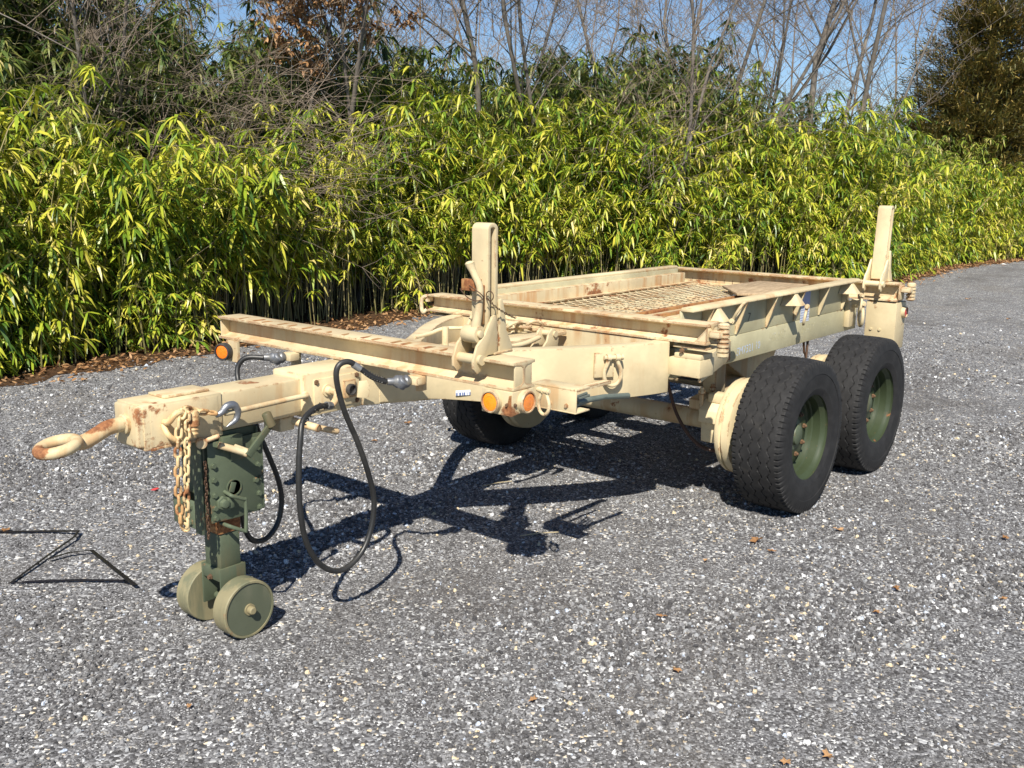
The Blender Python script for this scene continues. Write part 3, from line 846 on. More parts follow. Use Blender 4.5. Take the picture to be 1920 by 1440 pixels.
gladhand(.35, [(-.14, .39, .972), (-.18, .43, .975), (-.205, .455, .962), (-.225, .465, .925), (-.24, .44, .87), (-.27, .36, .81), (-.33, .22, .775), (-.37, .13, .72), (-.345, .10, .62), (-.30, .10, .50), (-.288, .1, .40), (-.315, .1, .31), (-.375, .10, .262), (-.435, .10, .27), (-.475, .09, .315), (-.50, .08, .38), (-.53, .06, .47)])

# --- running gear
for xa in (2.239, 3.293):
    ax = P('axle', MB().cyl((xa, -.78, .42), (xa, .78, .42), .056, 22).cyl((xa, -.80, .42), (xa, -.62, .42), .075, 22).cyl((xa, .62, .42), (xa, .80, .42), .075, 22), M_tan_beam)
    for s in (-1, 1):
        P('brake_drum', MB().lathe([(.16, -.02), (.262, -.012), (.268, 0), (.268, .015), (.258, .02), (.258, .03), (.272, .034), (.272, .075), (.25, .085), (.12, .085)], (xa, s * .745, .42), (0, s, 0), 40), M_tan, ax)
        cal = MB().prism([(xa - .165, .33), (xa - .10, .33), (xa - .08, .46), (xa - .09, .56), (xa - .135, .575), (xa - .20, .52), (xa - .205, .45), (xa - .17, .44)], min(s * .60, s * .72), max(s * .60, s * .72), 'y')
        cal.box(xa - .16, xa - .07, min(s * .63, s * .74), max(s * .63, s * .74), .56, .61)
        cal.lathe([(.07, -.055), (.07, .055)], (xa - .10, s * .66, .395), (0, 1, 0), 20)
        P('brake_caliper', cal, M_tan, ax, .006)
        for dx in (-.175, -.05):
            P('bolt', MB().cyl((xa + dx, s * .60, .50), (xa + dx, s * .60, .64), .012, 10).lathe([(.02, 0), (.02, .018)], (xa + dx, s * .60, .605), (0, 0, 1), 6), M_tan_beam, ax)
    for k in range(12):
        a = 2 * math.pi * k / 12
        P('bolt', MB().bolt((xa + .225 * math.cos(a), -.758, .42 + .225 * math.sin(a)), (0, 1, 0), .010, .012), M_tan, ax)
P('brake_hose', MB().tube(spline([(1.95, -.42, .74), (1.98, -.44, .62), (2.02, -.47, .48), (2.06, -.53, .36), (2.10, -.60, .29), (2.14, -.68, .27)], 6), .010, 10), simple('brown_rubber_hose', (.06, .025, .014), .5))
for s in (-1, 1):
    P('suspension_beam', MB().prism([(2.10, .50), (2.42, .47), (2.766, .53), (3.11, .47), (3.43, .50), (3.43, .56), (3.10, .60), (2.766, .68), (2.43, .60), (2.10, .56)], min(s * .50, s * .59), max(s * .50, s * .59), 'y'), M_tan_beam, bev=.006)
    P('suspension_hanger', MB().prism([(2.28, .77), (3.02, .77), (2.90, .60), (2.62, .60)], min(s * .46, s * .60), max(s * .46, s * .60), 'y').box(2.20, 2.32, min(s * .53, s * .61), max(s * .53, s * .61), .58, .77), M_tan_beam, bev=.004)
P('air_tank', MB().lathe([(.03, -.40), (.09, -.375), (.105, -.33), (.105, .33), (.09, .375), (.03, .40)], (2.78, 0, .62), (0, 1, 0), 28), simple('dark_blue_grey_tank', (.05, .055, .06), .5, dirt=(.2, .16, .1)))
P('hanging_chain', MB().tube([(3.26, -.66, .80), (3.275, -.665, .70), (3.30, -.67, .64), (3.32, -.665, .72), (3.335, -.66, .80)], .008, 8), M_wire)

def tyre_mesh():
    Nc, Mt = 600, 96
    Rt, hw = .42, .172
    rows = []
    # inner bead -> sidewall -> shoulder (local: y from +inner to -outer)
    side = [(.232, .168), (.243, .176), (.262, .184), (.268, .1875), (.272, .1875), (.285, .190), (.315, .195), (.345, .194), (.347, .1975), (.372, .1935), (.389, .189), (.403, .183), (.412, .178)]
    for r, y in side:
        rows.append((r, y, 0))
    for j in range(Mt + 1):
        s = 1 - 2 * j / Mt
        crown = -.006 * abs(s) ** 3
        rows.append((Rt + crown, s * hw, 1))
    for r, y in side[::-1]:
        rows.append((r, -y, 0))
    a = np.arange(Nc) * 2 * np.pi / Nc
    V = np.zeros((len(rows), Nc, 3))
    per = 34
    ph = (a * per / (2 * np.pi)) % 1
    tri = np.clip(np.abs(ph - .5) * 4 - 1, -.6, .6) / .6
    for i, (r, y, tread) in enumerate(rows):
        rad = np.full(Nc, r)
        yv = np.full(Nc, y)
        if tread:
            dep = np.zeros(Nc)
            for k, c in enumerate((-.105, -.036, .036, .105)):
                cc = c + .0105 * tri * (1 if k % 2 else -1)
                w = .0024 + .0014 * (np.abs(tri) > .99)
                dep = np.maximum(dep, np.clip(1.6 - np.abs(y - cc) / w, 0, 1) * np.where(np.abs(tri) > .99, 1.0, .55))
            for c2, sg in ((-.07, 1), (0, -1), (.07, 1))[:0]:
                ps = (ph + .25 * sg) % 1
                dep = np.maximum(dep, .35 * (np.abs(ps - .5) < .035) * (abs(y - c2) < .022))
            if abs(y) > .146:
                notch = ((a * 78 / (2 * np.pi)) % 1) < .30
                dep = np.maximum(dep, notch * np.clip((abs(y) - .146) / .008, 0, 1) * .75)
            rad = rad - .0095 * dep
        elif r > .386:
            notch = ((a * 78 / (2 * np.pi)) % 1) < .30
            yv = yv - np.sign(y) * .005 * notch * (1 if r > .395 else .6)
            rad = rad - .004 * notch * (r > .40)
        V[i, :, 0] = rad * np.sin(a)
        V[i, :, 1] = yv
        V[i, :, 2] = rad * np.cos(a)
    # weight flattens and bulges the foot of the tyre
    z = V[:, :, 2]
    low = np.clip((-z - .34) / .075, 0, 1)
    V[:, :, 1] *= 1 + .035 * low
    V[:, :, 2] = np.maximum(z, -.4155)
    nr = len(rows)
    idx = np.arange(nr * Nc).reshape(nr, Nc)
    q = np.stack([idx[:-1, :], np.roll(idx, -1, 1)[:-1, :], np.roll(idx, -1, 1)[1:, :], idx[1:, :]], -1).reshape(-1, 4)
    V[:, :, 1] *= .735
    me = bpy.data.meshes.new('tyre')
    me.vertices.add(nr * Nc)
    me.vertices.foreach_set('co', V.reshape(-1))
    me.loops.add(q.size)
    me.loops.foreach_set('vertex_index', q.reshape(-1).astype(np.int32))
    me.polygons.add(len(q))
    me.polygons.foreach_set('loop_start', np.arange(0, q.size, 4, dtype=np.int32))
    me.update(calc_edges=True)
    me.validate()
    finish(me, 35)
    me.materials.append(M_tyre)
    return me
TY = tyre_mesh()
rim_p = [(.2345, -.121), (.2425, -.125), (.2425, -.116), (.232, -.108), (.227, -.098), (.217, -.086), (.215, -.045), (.209, -.038), (.206, -.02), (.196, -.008), (.180, -.012), (.150, -.030), (.085, -.032), (.085, -.018), (.19, .008), (.213, .03), (.228, .09), (.236, .12), (.23, .122)]
RIM = MB().lathe(rim_p, (0, 0, 0), (0, 1, 0), 48, closed=True).build('rim', M_green_rim, data_only=True)
HUB = MB().lathe([(.001, -.062), (.040, -.060), (.052, -.055), (.058, -.040), (.0835, -.036), (.0835, .0)], (0, 0, 0), (0, 1, 0), 28).build('hub', M_green, data_only=True)
NUT = MB().lathe([(.0135, 0), (.0135, -.012), (.008, -.012), (.008, -.019), (.006, -.021)], (0, -.030, 0), (0, 1, 0), 6).build('lug_nut', M_rustbolt, data_only=True)
for (xa, s) in ((2.239, -1), (3.293, -1), (2.239, 1), (3.293, 1)):
    c = Matrix.Translation((xa, s * 1.048, .42)) @ (Matrix.Identity(4) if s < 0 else Matrix.Rotation(math.pi, 4, 'Z'))
    wh = empty('wheel', (xa, s * 1.048, .42), TR)
    child('tyre', TY, wh, c)
    child('rim', RIM, wh, c)
    child('hub', HUB, wh, c)
    for k in range(8):
        a = 2 * math.pi * (k + .3) / 8
        child('lug_nut', NUT, wh, c @ Matrix.Translation((.118 * math.cos(a), 0, .118 * math.sin(a))))
def gp(u, v):
    """ground point under a photograph pixel, from the calibrated camera"""
    d = _f + _r2 * ((u - 960) / 1854.2) - _u2 * ((v - 720) / 1854.2)
    t = 1.75 / -d.z
    return Vector((-2.7749 + d.x * t, -3.2117 + d.y * t, 0))
# ---------------------------------------------------------------- ground
def ground_mat():
    t = NT('loose_asphalt_gravel')
    p = t.pos()
    def vor(scale, out, loc=(0, 0, 0), rnd=1.0):
        v = t.n('ShaderNodeTexVoronoi')
        v.inputs['Scale'].default_value = scale
        v.inputs['Randomness'].default_value = rnd
        mp = t.pos(loc=loc)
        t.l(mp, v.inputs['Vector'])
        return v.outputs[out]
    wob = t.noise(p, 40, 3)
    cell = vor(88, 'Color')
    sep = t.n('ShaderNodeSeparateColor')
    t.l(cell, sep.inputs[0])
    stone = t.ramp(sep.outputs[0], [(0, (0.047, 0.046, 0.047)), (.30, (0.100, 0.098, 0.102)), (.55, (0.167, 0.167, 0.173)), (.76, (0.267, 0.267, 0.277)), (.88, (0.463, 0.469, 0.480)), (.95, (0.759, 0.765, 0.746)), (.98, (0.702, 0.548, 0.336)), (1, (0.506, 0.577, 0.685))])
    cell2 = vor(190, 'Color', (4, 2, 1))
    sep2 = t.n('ShaderNodeSeparateColor')
    t.l(cell2, sep2.inputs[0])
    fine = t.ramp(sep2.outputs[1], [(0, (0.040, 0.039, 0.040)), (.5, (0.113, 0.110, 0.113)), (.85, (0.242, 0.242, 0.250)), (1, (0.646, 0.650, 0.655))])
    c = t.mix(t.step(t.noise(p, 5.5, 4, .6), .40, .62), stone, fine)
    patch = t.noise(t.pos((.55, .8, 1)), .9, 5, .6)
    c = t.mix(t.math('MULTIPLY', t.step(patch, .50, .70), .55), c, (.080, .072, .066))
    warm = t.noise(t.pos(loc=(5, 1, 0)), .6, 4, .6)
    c = t.mix(t.math('MULTIPLY', t.step(warm, .52, .75), .35), c, (.16, .14, .115))
    d = vor(88, 'Distance')
    h = t.math('ADD', t.math('MULTIPLY', d, -1.0), t.math('MULTIPLY', t.noise(p, 220, 3), .5))
    t.bsdf(c, .85, spec=.25, bump=h, bump_s=.7, bump_d=.006)
    return t.m
G = bpy.data.meshes.new('ground')
G.from_pydata([(-150, -150, 0), (250, -150, 0), (250, 200, 0), (-150, 200, 0)], [], [(0, 1, 2, 3)])
G.materials.append(ground_mat())
tag(child('ground', G), kind='structure')

EDGE = [Vector(p + (0,)) for p in ((-9, 4.6), (-4, 5.2), (.9, 5.62), (3, 5.75), (5, 5.9), (7, 6.25), (9, 6.0), (11, 5.0), (13, 3.9), (15.2, 3.15), (18, 3.2), (20.6, 3.35), (24.5, 2.85), (30, 2.6), (40, 2.4))]
EP = spline(EDGE, 10)
_acc = [0.0]
for i in range(len(EP) - 1):
    _acc.append(_acc[-1] + (EP[i + 1] - EP[i]).length)
def edge_at(s):
    s = max(0, min(_acc[-1] - 1e-3, s))
    i = int(np.searchsorted(_acc, s, side='right')) - 1
    i = min(i, len(EP) - 2)
    t = (s - _acc[i]) / max(1e-6, _acc[i + 1] - _acc[i])
    p = EP[i].lerp(EP[i + 1], t)
    d = (EP[i + 1] - EP[i]).normalized()
    return p, Vector((-d.y, d.x, 0))
ELEN = _acc[-1]

def soil_mat():
    t = NT('leaf_strewn_soil')
    p = t.pos()
    c = t.ramp(t.noise(p, 9, 7, .7), [(.25, (.030, .018, .010)), (.5, (.075, .042, .022)), (.7, (.16, .095, .05)), (.85, (.22, .15, .085))])
    t.bsdf(c, .95, spec=.1, bump=t.noise(p, 60, 5, .7), bump_s=.8, bump_d=.02)
    return t.m
rnd = random.Random(11)
vs, fs = [], []
n = 240
for i in range(n + 1):
    p, nn = edge_at(ELEN * i / n)
    a = p - nn * (.26 + rnd.uniform(-.10, .12))
    b = p + nn * 14
    vs += [(a.x, a.y, .004), (b.x, b.y, .004)]
fs = [(2 * i, 2 * i + 2, 2 * i + 3, 2 * i + 1) for i in range(n)]
S = bpy.data.meshes.new('soil')
S.from_pydata(vs, [], fs)
S.materials.append(soil_mat())
tag(child('soil', S), kind='structure')

# loose stones: one scattered mass (geometry nodes)
def gravel():
    t = NT('gravel_stones')
    oi = t.n('ShaderNodeObjectInfo')
    c = t.ramp(oi.outputs['Random'], [(0, (0.038, 0.037, 0.042)), (.22, (0.075, 0.073, 0.077)), (.45, (0.132, 0.132, 0.137)), (.64, (0.235, 0.235, 0.247)), (.78, (0.315, 0.325, 0.342)), (.88, (0.506, 0.512, 0.525)), (.935, (0.759, 0.766, 0.777)), (.965, (0.702, 0.577, 0.381)), (.985, (0.561, 0.635, 0.762)), (1, (0.759, 0.766, 0.810))], 'CONSTANT')
    c = t.mix(t.math('MULTIPLY', t.noise(t.pos(), 160, 3), .5), c, (.15, .145, .14))
    t.bsdf(c, .72, spec=.35)
    ng = bpy.data.node_groups.new('scatter_stones', 'GeometryNodeTree')
    ng.interface.new_socket('Geometry', in_out='INPUT', socket_type='NodeSocketGeometry')
    ng.interface.new_socket('Geometry', in_out='OUTPUT', socket_type='NodeSocketGeometry')
    N = ng.nodes.new
    L = ng.links.new
    gi, go = N('NodeGroupInput'), N('NodeGroupOutput')
    dp = N('GeometryNodeDistributePointsOnFaces')
    dp.distribute_method = 'RANDOM'
    at = N('GeometryNodeInputNamedAttribute')
    at.data_type = 'FLOAT'
    at.inputs['Name'].default_value = 'dens'
    L(gi.outputs[0], dp.inputs['Mesh'])
    L(at.outputs[0], dp.inputs['Density'])
    ico = N('GeometryNodeMeshIcoSphere')
    ico.inputs['Radius'].default_value = 1
    ico.inputs['Subdivisions'].default_value = 2
    sp = N('GeometryNodeSetPosition')
    nz = N('ShaderNodeTexNoise')
    nz.inputs['Scale'].default_value = 1.15
    nz.inputs['Detail'].default_value = 1
    sub = N('ShaderNodeVectorMath'); sub.operation = 'SUBTRACT'
    sub.inputs[1].default_value = (.5, .5, .5)
    mul = N('ShaderNodeVectorMath'); mul.operation = 'SCALE'
    mul.inputs['Scale'].default_value = 1.9
    L(nz.outputs['Color'], sub.inputs[0]); L(sub.outputs[0], mul.inputs[0])
    L(ico.outputs['Mesh'], sp.inputs['Geometry']); L(mul.outputs[0], sp.inputs['Offset'])
    sm = N('GeometryNodeSetMaterial')
    sm.inputs['Material'].default_value = t.m
    L(sp.outputs[0], sm.inputs['Geometry'])
    io = N('GeometryNodeInstanceOnPoints')
    L(dp.outputs['Points'], io.inputs['Points'])
    L(sm.outputs[0], io.inputs['Instance'])
    rv = N('FunctionNodeRandomValue'); rv.data_type = 'FLOAT_VECTOR'
    rv.inputs[0].default_value = (0, 0, 0); rv.inputs[1].default_value = (6.28, 6.28, 6.28)
    L(rv.outputs[0], io.inputs['Rotation'])
    r1 = N('FunctionNodeRandomValue'); r1.data_type = 'FLOAT'
    r1.inputs[2].default_value = 0; r1.inputs[3].default_value = 1
    r1.inputs['Seed'].default_value = 7
    pw = N('ShaderNodeMath'); pw.operation = 'POWER'; pw.inputs[1].default_value = 6.0
    L(r1.outputs[1], pw.inputs[0])
    ma = N('ShaderNodeMath'); ma.operation = 'MULTIPLY_ADD'; ma.inputs[1].default_value = .0088; ma.inputs[2].default_value = .0046
    L(pw.outputs[0], ma.inputs[0])
    sz = N('GeometryNodeInputNamedAttribute'); sz.data_type = 'FLOAT'; sz.inputs['Name'].default_value = 'size'
    mm = N('ShaderNodeMath'); mm.operation = 'MULTIPLY'
    L(ma.outputs[0], mm.inputs[0]); L(sz.outputs[0], mm.inputs[1])
    r2 = N('FunctionNodeRandomValue'); r2.data_type = 'FLOAT_VECTOR'
    r2.inputs[0].default_value = (.75, .75, .5); r2.inputs[1].default_value = (1.35, 1.2, .9)
    r2.inputs['Seed'].default_value = 3
    vm = N('ShaderNodeVectorMath'); vm.operation = 'SCALE'
    L(r2.outputs[0], vm.inputs[0]); L(mm.outputs[0], vm.inputs['Scale'])
    L(vm.outputs[0], io.inputs['Scale'])
    L(io.outputs[0], go.inputs[0])
    # carrier: a grid over the part of the yard near the camera
    c0 = Vector((-2.7749, -3.2117, 0))
    vs, fs, dens, size = [], [], [], []
    from mathutils import noise as mnoise
    NA, NR = 70, 90
    rs = [2.2 * (15.5 / 2.2) ** (k / NR) for k in range(NR + 1)]
    for r in rs:
        for a in range(NA + 1):
            w = _yaw + R(-36 + 72 * a / NA)
            p = c0 + Vector((math.cos(w), math.sin(w), 0)) * r
            vs.append((p.x, p.y, .0012))
            k = max(0, min(1, (r - 3.2) / 6.5))
            pn = mnoise.fractal(Vector((p.x * .9, p.y * .9, 3.3)), 1.0, 2.0, 4)
            fin = max(0.0, min(1.0, .58 + 1.7 * pn))
            for (bu, bv, br) in ((180, 950, .45), (560, 1130, .30), (860, 1090, .35), (1760, 915, .8), (1260, 935, .4), (1500, 1290, .25), (330, 1190, .18)):
                bq = gp(bu, bv)
                fin *= 1 - .75 * math.exp(-((p.x - bq.x) ** 2 + (p.y - bq.y) ** 2) / br ** 2)
            inside = 1.0
            for q in EP[20:80:4]:
                pass
            dens.append((4300 * (1 - k) + 1150 * k) * (0 if p.y > 5.55 or (p.x > 10 and p.y > 2.7) else 1) * (1 if r < 6.5 else max(.05, 1 - (r - 6.5) / 7)) * (.28 + .92 * fin))
            size.append((.95 + .26 * k) * (.74 + .34 * fin))
    for i in range(NR):
        for a in range(NA):
            q = i * (NA + 1) + a
            fs.append((q, q + 1, q + NA + 2, q + NA + 1))
    me = bpy.data.meshes.new('gravel')
    me.from_pydata(vs, [], fs)
    for nm, val in (('dens', dens), ('size', size)):
        me.attributes.new(nm, 'FLOAT', 'POINT').data.foreach_set('value', val)
    o = child('gravel', me)
    md = o.modifiers.new('scatter', 'NODES')
    md.node_group = ng
    tag(o, 'loose grey and white gravel stones covering the yard', 'gravel', kind='stuff')
gravel()

# ---------------------------------------------------------------- foliage materials
def leaf_mat(name, stops, rough=.38, trans=.25, spec=.5):
    t = NT(name)
    g = t.n('ShaderNodeNewGeometry')
    rnd_ = g.outputs['Random Per Island']
    oi = t.n('ShaderNodeObjectInfo')
    v = t.math('ADD', t.math('MULTIPLY', rnd_, .72), t.math('MULTIPLY', t.noise(t.pos(), 1.3, 2), .28))
    v = t.math('ADD', v, t.math('MULTIPLY_ADD', oi.outputs['Random'], .30, -.15))
    c = t.ramp(v, stops)
    b = t.bsdf(c, rough, spec=spec)
    if trans > 0:
        tr = t.n('ShaderNodeBsdfTranslucent')
        t.l(c, tr.inputs[0])
        mx = t.n('ShaderNodeMixShader')
        mx.inputs[0].default_value = trans
        t.l(b.outputs[0], mx.inputs[1])
        t.l(tr.outputs[0], mx.inputs[2])
        t.l(mx.outputs[0], t.out.inputs[0])
    return t.m
M_leaf = leaf_mat('bamboo_leaves', [(.10, (.045, .105, .014)), (.26, (.125, .22, .020)), (.42, (.27, .36, .028)), (.60, (.43, .46, .040)), (.80, (.58, .53, .065)), (.97, (.66, .54, .20))])
M_leaf_dk = leaf_mat('shaded_bamboo_leaves', [(.12, (.045, .095, .018)), (.34, (.115, .195, .028)), (.56, (.22, .29, .036)), (.78, (.36, .385, .060)), (.97, (.50, .42, .17))], .42)  # darker copy of the leaf colours, shade of the back rows put in
M_leaf_deep = leaf_mat('darkened_bamboo_leaves', [(.12, (.028, .058, .014)), (.36, (.062, .108, .022)), (.60, (.115, .155, .030)), (.82, (.20, .215, .050)), (.97, (.34, .28, .12))], .42)  # the copy above darkened again for the deep rows of the thicket
M_cane = leaf_mat('bamboo_canes', [(.15, (.10, .115, .03)), (.5, (.22, .19, .075)), (.9, (.36, .29, .15))], .5, 0)
M_bark = simple('grey_bark', (.125, .108, .092), .9, var=.4, scale=14, bump=.5, dirt=(.22, .20, .17), dirt_amt=.6)
M_twig = simple('bare_twigs', (.185, .145, .108), .9, var=.4, scale=6, dirt=(.22, .17, .14))
M_dead = leaf_mat('dead_brown_leaves', [(.1, (.15, .068, .028)), (.5, (.34, .18, .075)), (.9, (.52, .32, .16))], .6, .2)
M_conif = leaf_mat('bronze_evergreen_sprays', [(.1, (.055, .070, .020)), (.4, (.125, .120, .030)), (.70, (.23, .175, .042)), (.95, (.40, .26, .07))], .6, .15)

def raw_mesh(name, V, F, mat, smooth=False):
    """V (n,3) array, F list of index lists"""
    me = bpy.data.meshes.new(name)
    me.from_pydata([tuple(v) for v in V] if not isinstance(V, list) else V, [], F)
    me.materials.append(mat)
    if smooth:
        me.polygons.foreach_set('use_smooth', [True] * len(me.polygons))
    me.update()
    return me

def add_leaf(V, F, p, d, L, w, droop, rnd):
    side = d.cross(Vector((0, 0, 1)))
    if side.length < .05:
        side = Vector((1, 0, 0))
    side.normalize()
    up = side.cross(d)
    a = rnd.uniform(-.7, .7)
    side = side * math.cos(a) + up * math.sin(a)
    b = len(V)
    def at(t):
        return p + d * (L * t) + Vector((0, 0, -droop * L * t * t))
    q1, q2, q3 = at(.3), at(.68), at(1)
    V += [tuple(p), tuple(q1 - side * w * .5), tuple(q1 + side * w * .5), tuple(q2 - side * w * .42), tuple(q2 + side * w * .42), tuple(q3)]
    F += [(b, b + 1, b + 2), (b + 1, b + 3, b + 4, b + 2), (b + 3, b + 5, b + 4)]

def add_tube(V, F, pts, r0, r1, n=5):
    b = len(V)
    k = len(pts)
    for i, p in enumerate(pts):
        t = (pts[min(i + 1, k - 1)] - pts[max(i - 1, 0)]).normalized()
        a = t.cross(Vector((.31, .87, .38))).normalized()
        c = t.cross(a)
        r = r0 + (r1 - r0) * i / (k - 1)
        for j in range(n):
            w = 2 * math.pi * j / n
            V.append(tuple(p + (a * math.cos(w) + c * math.sin(w)) * r))
    for i in range(k - 1):
        for j in range(n):
            F.append((b + i * n + j, b + i * n + (j + 1) % n, b + (i + 1) * n + (j + 1) % n, b + (i + 1) * n + j))

def bamboo(seed, H, nc, spread, start, leafL, dens=1.0, arch=.25):
    rnd = random.Random(seed)
    CV, CF, LV, LF = [], [], [], []
    for c in range(nc):
        a = rnd.uniform(0, 6.28)
        rr = spread * math.sqrt(rnd.random())
        base = Vector((rr * math.cos(a), rr * math.sin(a), -.02))
        h = H * rnd.uniform(.62, 1.0)
        la = rnd.uniform(0, 6.28)
        ld = Vector((math.cos(la), math.sin(la), 0))
        lean = rnd.uniform(.02, .16) * h
        ar = arch * rnd.uniform(.3, 1.2) * h
        def at(t):
            return base + Vector((0, 0, h * t - .35 * ar * t ** 4)) + ld * (lean * t + ar * t ** 3.2)
        pts = [at(i / 6) for i in range(7)]
        add_tube(CV, CF, pts, rnd.uniform(.0055, .0095), .0025, 5)
        z = start * h * rnd.uniform(.7, 1.3)
        while z < h:
            t = min(1, z / h)
            p = at(t)
            for b in range(rnd.choice((1, 2, 2, 3)) if t < .97 else 3):
                az = rnd.uniform(0, 6.28)
                el = rnd.uniform(.1, 1.0)
                bd = Vector((math.cos(az) * math.cos(el), math.sin(az) * math.cos(el), math.sin(el)))
                bl = rnd.uniform(.08, .30) * (1.15 - .5 * t)
                tip = p + bd * bl + Vector((0, 0, -.25 * bl))
                mid = p + bd * bl * .55
                add_tube(CV, CF, [p, mid, tip], .0025, .0012, 3)
                nl = max(2, int(rnd.uniform(4, 10) * dens))
                for k in range(nl):
                    q = mid.lerp(tip, rnd.random() ** .6)
                    az2 = az + rnd.gauss(0, .85)
                    el2 = rnd.uniform(-.75, .45)
                    d = Vector((math.cos(az2) * math.cos(el2), math.sin(az2) * math.cos(el2), math.sin(el2)))
                    L = leafL * rnd.choice((.55, .7, .8, .9, 1.0, 1.15)) * rnd.uniform(.88, 1.08)
                    add_leaf(LV, LF, q, d, L, L * rnd.uniform(.125, .20), rnd.uniform(.25, .85), rnd)
            z += rnd.uniform(.09, .19) / max(.5, dens)
    return CV, CF, LV, LF

KIND = {}
def kind_of(key, mat, *a, **k):
    CV, CF, LV, LF = bamboo(*a, **k)
    KIND[key] = (raw_mesh('canes', CV, CF, M_cane), raw_mesh('leaves', LV, LF, mat), (CV, CF, LV, LF))
for i in range(3):
    kind_of(('low', i), M_leaf, 100 + i, 1.25, 7, .28, .10, .165, arch=.35)
for i in range(5):
    kind_of(('mid', i), M_leaf, 200 + i, 2.25, 8, .26, (.52, .46, .42, .50, .40)[i], (.175, .15, .195, .165, .205)[i], arch=(.24, .34, .18, .28, .40)[i])
for i in range(3):
    kind_of(('leafy', i), M_leaf, 300 + i, 2.35, 8, .28, .12, (.16, .19, .175)[i], arch=(.20, .36, .28)[i])
for i in range(3):
    kind_of(('tall', i), M_leaf, 400 + i, 3.2, 8, .32, .30, (.17, .2, .185)[i], arch=(.16, .26, .34)[i])
for i in range(3):
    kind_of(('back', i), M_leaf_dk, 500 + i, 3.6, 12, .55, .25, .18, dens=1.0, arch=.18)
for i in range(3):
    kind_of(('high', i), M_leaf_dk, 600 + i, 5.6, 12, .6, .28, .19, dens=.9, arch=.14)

rnd = random.Random(77)
NPL = [0]
def plant(key, p, sc_, label, group):
    cm, lm_, _ = KIND[key]
    o = empty('bamboo_plant', (p.x, p.y, 0))
    M = Matrix.Translation((p.x, p.y, 0)) @ Matrix.Rotation(rnd.uniform(0, 6.28), 4, 'Z') @ Matrix.Scale(sc_, 4)
    o.matrix_basis = M
    WM[o.name] = M
    for nm, me in (('canes', cm), ('leaves', lm_)):
        c = link(bpy.data.objects.new(nm, me))
        c.parent = o
        c['kind'] = 'stuff'
    tag(o, label, 'bamboo', group)
    NPL[0] += 1

def inpix(p):
    """rough test: can the spot be seen in the frame"""
    d = Vector((p.x + 2.7749, p.y + 3.2117, 0))
    a = math.atan2(d.y, d.x) - _yaw
    return abs(a) < R(31)

s = 0.0
while s < ELEN:
    p, nn = edge_at(s)
    x = p.x
    far = (p - Vector((-2.77, -3.21, 0))).length
    if inpix(p) and x < 33:
        # front fringe
        q = p + nn * rnd.uniform(.15, .40)
        lowleft = x < 2.9 or 13.5 < x
        if lowleft and rnd.random() < .75 or rnd.random() < .07:
            plant(('low', rnd.randrange(3)), q, rnd.uniform(.75, 1.15), 'low leafy bamboo shoot at the very edge of the gravel', 'low bamboo along the gravel edge')
        q = p + nn * rnd.uniform(.40, .75)
        if x < 1.6:
            k = ('tall', rnd.randrange(3)) if rnd.random() < .5 else ('leafy', rnd.randrange(3))
        elif x < 3.0:
            k = ('leafy', rnd.randrange(3)) if rnd.random() < .5 else ('mid', rnd.randrange(3))
        elif x < 14:
            k = ('mid', rnd.randrange(5)) if rnd.random() < .86 else ('tall', rnd.randrange(3))
        else:
            k = ('leafy', rnd.randrange(3))
        plant(k, q, rnd.uniform(.78, 1.16), 'yellow-green bamboo plant in the front row of the thicket', 'front row of bamboo')
        q = p + nn * rnd.uniform(.9, 1.35)
        k = ('tall', rnd.randrange(3)) if (x < 1.0 or 6.0 < x < 18.5) and rnd.random() < .75 else (('leafy', rnd.randrange(3)) if x < 2.6 or x > 9 else ('mid', rnd.randrange(5)))
        plant(k, q, rnd.uniform(.86, 1.18), 'taller bamboo plant just behind the front row of the thicket', 'second row of bamboo')
    s += (.30 if far < 16 else .42) * rnd.uniform(.85, 1.15)

for xx, ss in ((15.6, 1.16), (16.1, 1.24), (16.7, 1.2), (17.3, 1.12), (.2, 1.0), (10.2, 1.14), (7.4, 1.06)):
    i_ = min(range(len(EP)), key=lambda i: abs(EP[i].x - xx))
    p, nn = edge_at(_acc[i_])
    plant(('tall', rnd.randrange(3)), p + nn * rnd.uniform(.5, 1.1), ss, 'bamboo plant shooting up above the front rows', 'bamboo rising above the front rows')

